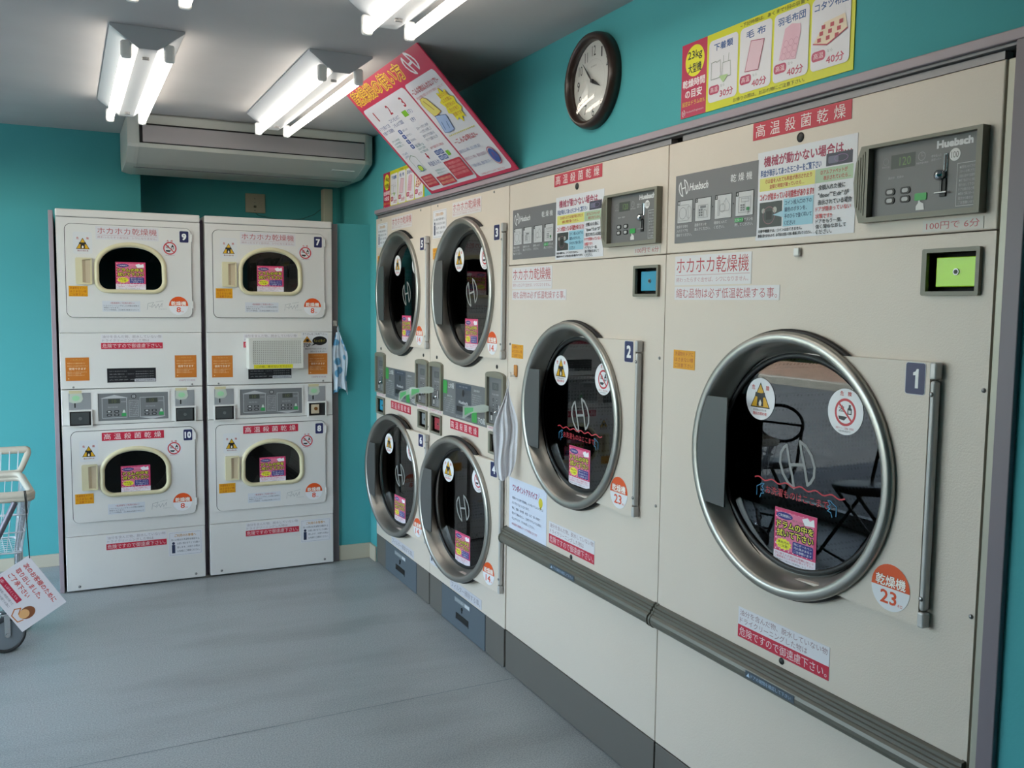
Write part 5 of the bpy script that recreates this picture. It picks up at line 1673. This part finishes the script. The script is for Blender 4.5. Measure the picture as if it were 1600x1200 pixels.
# ------------------------------------------------------------------ ceiling lights
def light_fixture(x, y0, label):
    t = thing('ceiling_light', label, 'ceiling light', (x, y0, CZ), 0, 'twin-tube fluorescent ceiling lights')
    L_ = 1.245
    m_ = MB()
    # housing: wide at the ceiling, narrow keel below
    v = []
    for y in (0, L_):
        v += [(-0.116, y, -0.0005), (0.116, y, -0.0005), (0.116, y, -0.008), (0.030, y, -0.072), (-0.030, y, -0.072), (-0.116, y, -0.008)]
    m_.add(v, [(0, 1, 2, 3, 4, 5), (11, 10, 9, 8, 7, 6)] + [(i, i + 6, (i + 1) % 6 + 6, (i + 1) % 6) for i in range(6)], M_LAMP)
    part('housing', m_, t)
    for sx in (-0.067, 0.067):
        tb = MB()
        tb.tube([(sx, 0.028, -0.088), (sx, L_ - 0.028, -0.088)], 0.0155, M_TUBE, 16)
        part('tube', tb, t, label='lit fluorescent tube')
        for yy in (0.006, L_ - 0.028):
            s_ = MB().rbox(sx - 0.0175, yy, -0.1055, sx + 0.0175, yy + 0.022, -0.046, M_LAMPH, 0.010, 4)
            part('lampholder', s_, t)
    for yy in (0.11, L_ - 0.11):
        part('wing_screw', MB().rbox(-0.012, yy - 0.003, -0.082, 0.012, yy + 0.003, -0.0722, M_SCREW, 0.002).rbox(-0.004, yy - 0.004, -0.079, 0.004, yy + 0.004, -0.0722, M_SCREW, 0.001), t)
    return t
light_fixture(-1.263, 1.165, 'lit twin-tube ceiling light in front of the left end of the air conditioner')
light_fixture(-0.612, 1.165, 'lit twin-tube ceiling light between the air conditioner and the big red poster')
light_fixture(-0.637, -0.675, 'lit twin-tube ceiling light cut off by the top edge, near the red board')
light_fixture(-1.283, -0.675, 'ceiling light of which only one bright tube tip shows at the top edge')

# ------------------------------------------------------------------ ceiling-hung air conditioner
ac = thing('air_conditioner', 'long pale grey air conditioner hung under the ceiling above the white dryers', 'air conditioner', (-1.243, 0, 0))
AW = 1.216
prof = [(2.668, 2.344), (2.660, 2.336), (2.660, 2.200), (2.668, 2.184), (2.845, 2.128), (2.90, 2.122), (3.24, 2.122), (3.30, 2.15), (3.318, 2.20), (3.318, 2.344)]
body = MB().extr_x([(p[0] + (0.0), p[1]) for p in prof], 0.05, AW - 0.045, M_AC)
part('body', body, ac)
def side_cap(x0, x1):
    b = MB()
    k = []
    for x, s_ in ((x0, 1.0), ((x0 * 2 + x1) / 3, 0.985), (x1, 0.93)):
        cy, cz = 3.0, 2.25
        k.append([(x, cy + (p[0] - cy) * (s_ * 1.004), min(2.3455, cz + (p[1] - cz) * s_ * 1.012)) for p in prof])
    n = len(prof)
    v = [q for l in k for q in l]
    f = [(a * n + i, a * n + (i + 1) % n, (a + 1) * n + (i + 1) % n, (a + 1) * n + i) for a in range(2) for i in range(n)]
    f.append(list(range(2 * n, 3 * n))); f.append(list(range(n))[::-1])
    b.add(v, f, M_AC)
    return b
part('side_cover', side_cap(0.05, 0.0), ac)
part('side_cover', side_cap(AW - 0.045, AW), ac)
part('outlet', MB().box(0.052, 2.6560, 2.203, AW - 0.05, 2.6598, 2.296, M_DARK), ac)
part('air_flap', MB().rbox(0.066, 2.6485, 2.207, AW - 0.052, 2.6555, 2.288, M_ACG, 0.003), ac, label='grey outlet flap')
part('intake_grille', MB().box(0.05, 2.93, 2.1195, AW - 0.045, 3.20, 2.1215, M_AC)
     .box(0.04, 2.925, 2.1185, AW - 0.045, 2.9285, 2.1215, M_TRIMD), ac)
part('badge', MB().box(AW - 0.20, 2.742, 2.152, AW - 0.08, 2.7445, 2.1555, ink('#e8e8e8')).box(AW - 0.202, 2.742, 2.152, AW - 0.199, 2.79, 2.156, ink('#e8e8e8')), ac)
pd = thing('pipe_duct', 'beige vertical pipe cover running down from the air conditioner', 'pipe', (-0.104, 3.33, 1.60), mb=MB().rbox(-0.028, -0.02, 0, 0.028, 0.049, 0.521, M_BASE, 0.006, 3))
sw = thing('switch_plate', 'square beige switch plate on the wall above stack 7', 'switch', (-0.538, 3.5995, 1.983), mb=MB().rbox(0, -0.012, 0, 0.118, 0, 0.115, mat('beige_switch', '#b5ad98', rough=0.45), 0.004, 3))
part('toggle', MB().rbox(0.048, -0.018, 0.030, 0.064, -0.012, 0.044, mat('toggle_dark', '#5d574a', rough=0.5), 0.003), sw)
part('plate_screw', MB().dome(0.056, 0.085, 0.004, -0.012, 0.002, M_SCREW, 10).dome(0.056, 0.062, 0.003, -0.012, 0.002, M_SCREW, 10).dome(0.056, 0.014, 0.004, -0.012, 0.002, M_SCREW, 10), sw)
pts = [(0.06, -0.002, 0.002), (0.075, -0.002, -0.012), (0.16, -0.003, -0.028), (0.25, -0.003, -0.033), (0.35, -0.003, -0.02), (0.42, -0.003, 0.01), (0.478, -0.003, 0.058)]
part('cable', MB().tube(pts, 0.002, mat('cable_green', '#3f6a66', rough=0.6), 6), sw)

# ------------------------------------------------------------------ clock
ck = thing('wall_clock', 'round brown-rimmed wall clock showing about seven minutes to four', 'clock', (-0.0005, 0.402, 2.155), -PI / 2)
part('rim', MB().lathe([(0.148, 0), (0.1485, -0.020), (0.143, -0.034), (0.135, -0.040), (0.127, -0.036), (0.122, -0.026), (0.122, -0.004), (0.122, 0)], 0, 0, M_CLOCKRIM, 72), ck)
fc = Decal(0, 0, None)
fc.plate(circ(0, 0, 0.122, 64), -0.010, -0.001, ink('#d9d9d4')); fc.y = -0.010
fc.ring(0, 0, 0.068, 0.0672, '#bdbdb8', 48)
for i in range(1, 13):
    a = PI / 2 - i * PI / 6
    x, z = 0.094 * math.cos(a), 0.094 * math.sin(a)
    ww = 0.0075 if i < 10 else 0.0115
    if i in (1,):
        ww = 0.004
    if i == 11:
        ww = 0.009
    fc.T(str(i), x - ww, z - 0.0155, x + ww, z + 0.0155, '#2c2c2c', 0.0)
fc.T('QUARTZ', -0.017, 0.044, 0.017, 0.049, '#6a6a66', 0.0)
part('face', fc, ck)
def hand(ang, ln, wd, y):
    c, s_ = math.cos(ang), math.sin(ang)
    p = [(-0.014, -wd * 0.4), (ln * 0.35, -wd), (ln, 0), (ln * 0.35, wd), (-0.014, wd * 0.4)]
    return MB().plate([(q[0] * c - q[1] * s_, q[0] * s_ + q[1] * c) for q in p], y - 0.0012, y, M_BLACK)
part('minute_hand', hand(math.radians(90 - 53 * 6), 0.086, 0.0034, -0.0170), ck)
part('hour_hand', hand(math.radians(90 - 3.88 * 30), 0.056, 0.0052, -0.0145), ck)
part('hand_boss', MB().cyl(0, 0, 0.006, -0.0195, -0.0125, M_BLACK, 16), ck)
part('glass', MB().lathe([(0.1215, -0.027), (0.09, -0.0315), (0.045, -0.0345), (0.0001, -0.0355)], 0, 0, M_CGLASS, 48, closed=False), ck)

# ------------------------------------------------------------------ posters
def poster(key, loc, label, rot=(0, 0, -PI / 2)):
    DEC[key][1] = DEC[key][0]()
    mb = DEC[key][1]
    o = link('poster', mb.mesh('poster'), None, loc, rot)
    o['label'] = label; o['category'] = 'poster'
    return o
poster('poster23', (-0.0005, -0.054, 1.9585), 'yellow drying-time poster with red left end on the teal wall above dryer 1')
poster('poster14', (-0.0005, 2.5635, 1.9300), 'small yellow drying-time poster half hidden behind the red poster, above dryer 5')
# big red guide board leaning out from the trim to the ceiling
A = Vector((-0.0145, 1.812, 1.9475)); Dd = Vector((-0.0145, 0.917, 1.9475)); Tt = Vector((-0.398, 0.917, 2.333))
ex = (Dd - A).normalized(); ez = (Tt - Dd).normalized(); ey = ez.cross(ex)
gp = poster('guide_poster', (0, 0, 0), 'big red and white instruction board leaning from the ceiling above dryer 3')
gp.matrix_world = Matrix(((ex.x, ey.x, ez.x, A.x), (ex.y, ey.y, ez.y, A.y), (ex.z, ey.z, ez.z, A.z), (0, 0, 0, 1)))

# ------------------------------------------------------------------ towels
def towel(name, label, loc, rotz, w_top, w_mid, w_bot, h, mt, seed, folds=7, loop=0.05, lean=0.0, mids=0.45):
    r_ = random.Random(seed)
    ph = [r_.uniform(0, 6.28) for _ in range(4)]
    nu, nv = 40, 44
    m_ = MB()
    v = []
    for j in range(nv + 1):
        t = j / nv
        if t < mids:
            wd = w_top + (w_mid - w_top) * math.sin(t / mids * PI / 2) ** 1.1
        else:
            wd = w_mid + (w_bot - w_mid) * ((t - mids) / (1 - mids)) ** 1.3
        for i in range(nu + 1):
            s_ = i / nu * 2 - 1
            amp = 0.003 + 0.008 * min(1, t * 2.5)
            y = -0.018 - amp * (0.6 * math.sin(s_ * folds + ph[0] + t * 1.4) + 0.35 * math.sin(s_ * folds * 2.3 + ph[1] - t * 2))
            x = s_ * wd / 2 + lean * t + 0.004 * math.sin(t * 11 + ph[2] + s_ * 2)
            z = -t * h + 0.012 * t * math.sin(s_ * 4 + ph[3]) - 0.05 * t * t * abs(s_) * (1 if seed % 2 else -1)
            v.append((x, y - 0.0, z))
    n1 = len(v)
    f = [(j * (nu + 1) + i, (j + 1) * (nu + 1) + i, (j + 1) * (nu + 1) + i + 1, j * (nu + 1) + i + 1) for j in range(nv) for i in range(nu)]
    v2 = [(p[0], p[1] + 0.003, p[2]) for p in v]
    f2 = [[q + n1 for q in g_[::-1]] for g_ in f]
    m_.add(v + v2, f + f2, mt, True)
    m_.tube([(0, -0.018, -0.004), (-0.004, -0.018, 0.02), (0, -0.018, loop), (0.004, -0.018, 0.02), (0.002, -0.018, -0.004)], 0.0018, mt, 6)
    return thing(name, label, 'towel', loc, rotz, None, m_)

def m_towel2():
    m = mat('blue_spotted_towel', '#b9cfe0', rough=0.95, spec=0.1)
    n = m.node_tree; b = n.nodes['Principled BSDF']
    tc = n.nodes.new('ShaderNodeTexCoord'); v = n.nodes.new('ShaderNodeTexVoronoi'); v.inputs['Scale'].default_value = 18
    r = n.nodes.new('ShaderNodeValToRGB')
    r.color_ramp.elements[0].position = 0.33; r.color_ramp.elements[0].color = (*lin('#5f97bd'), 1)
    r.color_ramp.elements[1].position = 0.42; r.color_ramp.elements[1].color = (*lin('#c3d2e0'), 1)
    n.links.new(tc.outputs['Object'], v.inputs['Vector']); n.links.new(v.outputs['Distance'], r.inputs[0]); n.links.new(r.outputs[0], b.inputs['Base Color'])
    return m
M_TOWEL2 = m_towel2()
ORG = mat('orange_hook_plastic', '#c9853c', rough=0.35)
yh = PW - 0.075
hk = thing('wall_hook', 'small orange hook holding the white towel between dryers 2 and 4', 'hook', (0, yh, 1.175), -PI / 2)
part('hook_plate', MB().rbox(-0.013, -0.006, 0, 0.013, -0.0005, 0.045, ORG, 0.003).rbox(-0.004, -0.024, 0.0, 0.004, -0.006, 0.008, M_CHROME, 0.002).rbox(-0.004, -0.026, 0.0, 0.004, -0.022, 0.018, M_CHROME, 0.0015), hk)
towel('hanging_towel', 'plain white towel hanging from the orange hook beside dryer 2', (-0.040, yh - 0.012, 1.172 - 0.04), math.radians(-28), 0.014, 0.098, 0.055, 0.36, M_TOWEL, 4, 6, 0.046, -0.012, 0.62)
hk2 = thing('wall_hook', 'small white hook holding the blue-spotted towel beside stack 7', 'hook', (-0.209, YC + 0.029, 1.318), 0)
part('hook_plate', MB().rbox(-0.010, -0.006, 0, 0.010, -0.0005, 0.030, mat('white_hook', '#dcdcda', rough=0.3), 0.003).rbox(-0.004, -0.024, 0.0, 0.004, -0.006, 0.006, M_CHROME, 0.002).rbox(-0.004, -0.026, 0.0, 0.004, -0.022, 0.014, M_CHROME, 0.0015), hk2)
towel('hanging_towel', 'blue-spotted white towel hanging beside stack 7', (-0.196, YC + 0.025, 1.285), 0, 0.014, 0.085, 0.075, 0.30, M_TOWEL2, 9, 5, 0.036, 0.012, 0.4)
towel_b = None

# ------------------------------------------------------------------ laundry cart at the left edge
def wire(pts, r=0.0022):
    return MB().tube(pts, r, M_WIRE, 6)
cart = thing('laundry_cart', 'laundry cart with cream plastic rims and white wire basket at the left edge', 'cart', (-1.905, 1.93, 0))
# basket corners (local): front (towards camera) y=0, back y=0.40; x -0.235..0.235
X0, X1 = -0.235, 0.235
def rimloop(z0, z1, y0, y1, x0, x1):
    return [(x0, y0, z0), (x1, y0, z0), (x1 - 0.055, y1, z1), (x0 + 0.03, y1, z1)]
def rounded(pts, r=0.03, n=4):
    out = []
    k = len(pts)
    for i in range(k):
        p = Vector(pts[i]); a = (Vector(pts[i - 1]) - p).normalized(); b = (Vector(pts[(i + 1) % k]) - p).normalized()
        for q in range(n + 1):
            t = q / n
            out.append((p + a * r * (1 - t) ** 2 + b * r * t ** 2)[:])
    return out
rim = MB()
lp = rounded(rimloop(0.668, 0.692, -0.01, 0.34, X0, X1), 0.035)
# flattened plastic rim: two stacked tubes
rim.tube(lp, 0.0125, M_CARTP, 10, closed=True)
rim.tube([(p[0], p[1], p[2] - 0.014) for p in lp], 0.0110, M_CARTP, 10, closed=True)
rim.tube([(p[0] * 0.965, p[1] * 0.97 + 0.006, p[2] + 0.006) for p in lp], 0.012, M_CARTP, 10, closed=True)
part('basket_rim', rim, cart, label='cream plastic basket rim')
back = MB()
lb = rounded([(X0 + 0.04, 0.36, 0.700), (X1 - 0.062, 0.36, 0.700), (X1 - 0.022, 0.395, 0.790), (X0 + 0.005, 0.395, 0.790)], 0.02)
back.tube(lb, 0.0125, M_CARTP, 10, closed=True)
back.tube([(p[0], p[1] + 0.002, p[2] + 0.008 if p[2] > 0.75 else p[2]) for p in lb], 0.0115, M_CARTP, 8, closed=True)
part('seat_back', back, cart, label='raised cream frame with vertical wires')
wb = MB()
for k in range(12):
    x = X0 + 0.05 + k * (X1 - X0 - 0.12) / 11
    wb.tube([(x, 0.36, 0.708), (x * 1.03, 0.383, 0.79)], 0.002, M_WIRE, 5)
part('seat_wire', wb, cart)
bw = MB()
def lerp(a, b, t):
    return tuple(a[i] + (b[i] - a[i]) * t for i in range(3))
top = [(X0 + 0.01, 0.0, 0.655), (X1 - 0.01, 0.0, 0.655), (X1 - 0.062, 0.335, 0.685), (X0 + 0.03, 0.335, 0.685)]
bot = [(X0 + 0.04, 0.03, 0.43), (X1 - 0.05, 0.03, 0.43), (X1 - 0.085, 0.31, 0.43), (X0 + 0.05, 0.31, 0.43)]
for s_ in range(4):
    a0, a1 = top[s_], top[(s_ + 1) % 4]
    b0, b1 = bot[s_], bot[(s_ + 1) % 4]
    n = 14 if s_ % 2 == 0 else 10
    for k in range(n + 1):
        bw.tube([lerp(a0, a1, k / n), lerp(b0, b1, k / n)], 0.0016, M_WIRE, 5)
for t in (0.3, 0.62, 1.0):
    lp2 = [lerp(top[k], bot[k], t) for k in range(4)]
    bw.tube(rounded(lp2, 0.02), 0.0028 if t < 1 else 0.0038, M_WIRE, 6, closed=True)
for k in range(1, 13):
    bw.tube([lerp(bot[0], bot[1], k / 13), lerp(bot[3], bot[2], k / 13)], 0.0016, M_WIRE, 5)
for k in range(1, 8):
    bw.tube([lerp(bot[0], bot[3], k / 8), lerp(bot[1], bot[2], k / 8)], 0.0016, M_WIRE, 5)
part('wire_basket', bw, cart)
fm = MB()
for sx in (-1, 1):
    x = 0.165 * sx
    fm.tube([(x * 1.25, 0.01, 0.66), (x * 1.05, 0.10, 0.45), (x, 0.12, 0.40), (x, 0.06, 0.16), (x, 0.10, 0.12)], 0.012, M_CHROME, 10)
    fm.tube([(x, 0.33, 0.42), (x, 0.36, 0.16), (x, 0.34, 0.12)], 0.012, M_CHROME, 10)
    fm.tube([(x, 0.09, 0.17), (x, 0.35, 0.17)], 0.009, M_CHROME, 8)
    fm.tube([(x, 0.12, 0.415), (x, 0.34, 0.415)], 0.009, M_CHROME, 8)
for y in (0.10, 0.35):
    fm.tube([(-0.165, y, 0.17), (0.165, y, 0.17)], 0.008, M_CHROME, 8)
part('frame', fm, cart, label='chrome tube frame')
part('side_arm', MB().tube([(0.17, -0.02, 0.645), (0.12, -0.03, 0.54), (0.06, -0.025, 0.42)], 0.012, mat('dark_arm', '#6a6670', rough=0.4, metal=0.5), 10), cart, label='dark slanting arm')
wh = mat('caster_tyre', '#3a3c40', rough=0.5)
whh = mat('caster_hub', '#7d848c', rough=0.4)
wm = MB().lathe([(0.073, -0.014), (0.075, 0), (0.073, 0.014), (0.06, 0.016), (0.06, -0.016)], 0, 0, wh, 32).lathe([(0.06, -0.012), (0.02, -0.015), (0.0001, -0.015)], 0, 0, whh, 24, closed=False).lathe([(0.06, 0.012), (0.02, 0.015), (0.0001, 0.015)], 0, 0, whh, 24, closed=False).mesh('caster')
fk = MB().rbox(-0.012, -0.020, -0.004, 0.012, -0.017, 0.086, M_CHROME, 0.002).rbox(-0.012, 0.017, -0.004, 0.012, 0.020, 0.086, M_CHROME, 0.002).rbox(-0.02, -0.022, 0.083, 0.02, 0.022, 0.09, M_CHROME, 0.003).cyl(0, 0, 0.009, -0.022, 0.022, M_CHROME, 12).mesh('fork')
for i, (x, y, a) in enumerate(((0.115, 0.10, 0.35), (-0.165, 0.08, 0.6), (0.155, 0.35, 0.4), (-0.165, 0.35, -0.3))):
    c_ = part('caster', wm, cart, (x, y, 0.0755), (0, 0, a))
    part('fork', fk, c_)
    
# card on a black string
cd_ = poster('cart_card', (0, 0, 0), 'white card with red lettering hanging tilted from the laundry cart rim')
cd_.name = 'hanging_card'; cd_['category'] = 'sign'
A = Vector((-1.693, 1.90, 0.429)); B_ = Vector((-1.565, 1.905, 0.223)); 
ex = (B_ - A).normalized(); ez0 = Vector((-1.692, 1.90, 0.082)) - B_
down = ez0.normalized(); ez = -down
ey = ez.cross(ex).normalized(); ez = ex.cross(ey).normalized()
org = A - ez * 0.19
cd_.matrix_world = Matrix(((ex.x, ey.x, ez.x, org.x), (ex.y, ey.y, ez.y, org.y), (ex.z, ey.z, ez.z, org.z), (0, 0, 0, 1)))
st_ = part('string', MB().tube([(-1.690, 1.897, 0.418), (-1.695, 1.897, 0.56), (-1.698, 1.898, 0.655), (-1.700, 1.899, 0.680), (-1.701, 1.903, 0.690), (-1.697, 1.903, 0.690), (-1.695, 1.899, 0.678), (-1.693, 1.898, 0.60)], 0.0022, M_BLACK, 6), cd_)
st_.matrix_parent_inverse = cd_.matrix_world.inverted()

# folding chairs by the shop front, seen mirrored in the door glass
def chair(x, y, rz, label):
    c_ = thing('folding_chair', label, 'chair', (x, y, 0), rz, 'black chairs by the shop window')
    K = mat('black_chair_metal', '#161617', rough=0.35)
    part('seat', MB().lathe([(0.0001, -0.42), (0.17, -0.42), (0.18, -0.43), (0.17, -0.45), (0.0001, -0.45)], 0, 0, K, 32, closed=False), c_, rot=(-PI / 2, 0, 0))
    part('backrest', MB().tube([(0.17 * math.cos(a), 0.17, 0.68 + 0.12 * math.sin(a)) for a in [k * PI / 12 for k in range(24)]], 0.011, K, 8, closed=True)
         .tube([(-0.17, 0.17, 0.68), (0.17, 0.17, 0.68)], 0.008, K, 8), c_)
    for sx in (-1, 1):
        part('leg', MB().tube([(0.165 * sx, 0.17, 0.68), (0.165 * sx, 0.12, 0.44), (0.165 * sx, -0.2, 0.011)], 0.011, K, 8), c_)
        part('leg', MB().tube([(0.14 * sx, -0.13, 0.43), (0.14 * sx, 0.2, 0.011)], 0.011, K, 8), c_)
    part('stretcher', MB().tube([(-0.165, -0.17, 0.05), (0.165, -0.17, 0.05)], 0.008, K, 8).tube([(-0.14, 0.17, 0.05), (0.14, 0.17, 0.05)], 0.008, K, 8), c_)
    return c_
chair(-2.45, 1.55, 1.9, 'black folding chair by the shop window nearest the cart')
chair(-2.5, 2.45, 1.3, 'black folding chair by the shop window farther from the cart')
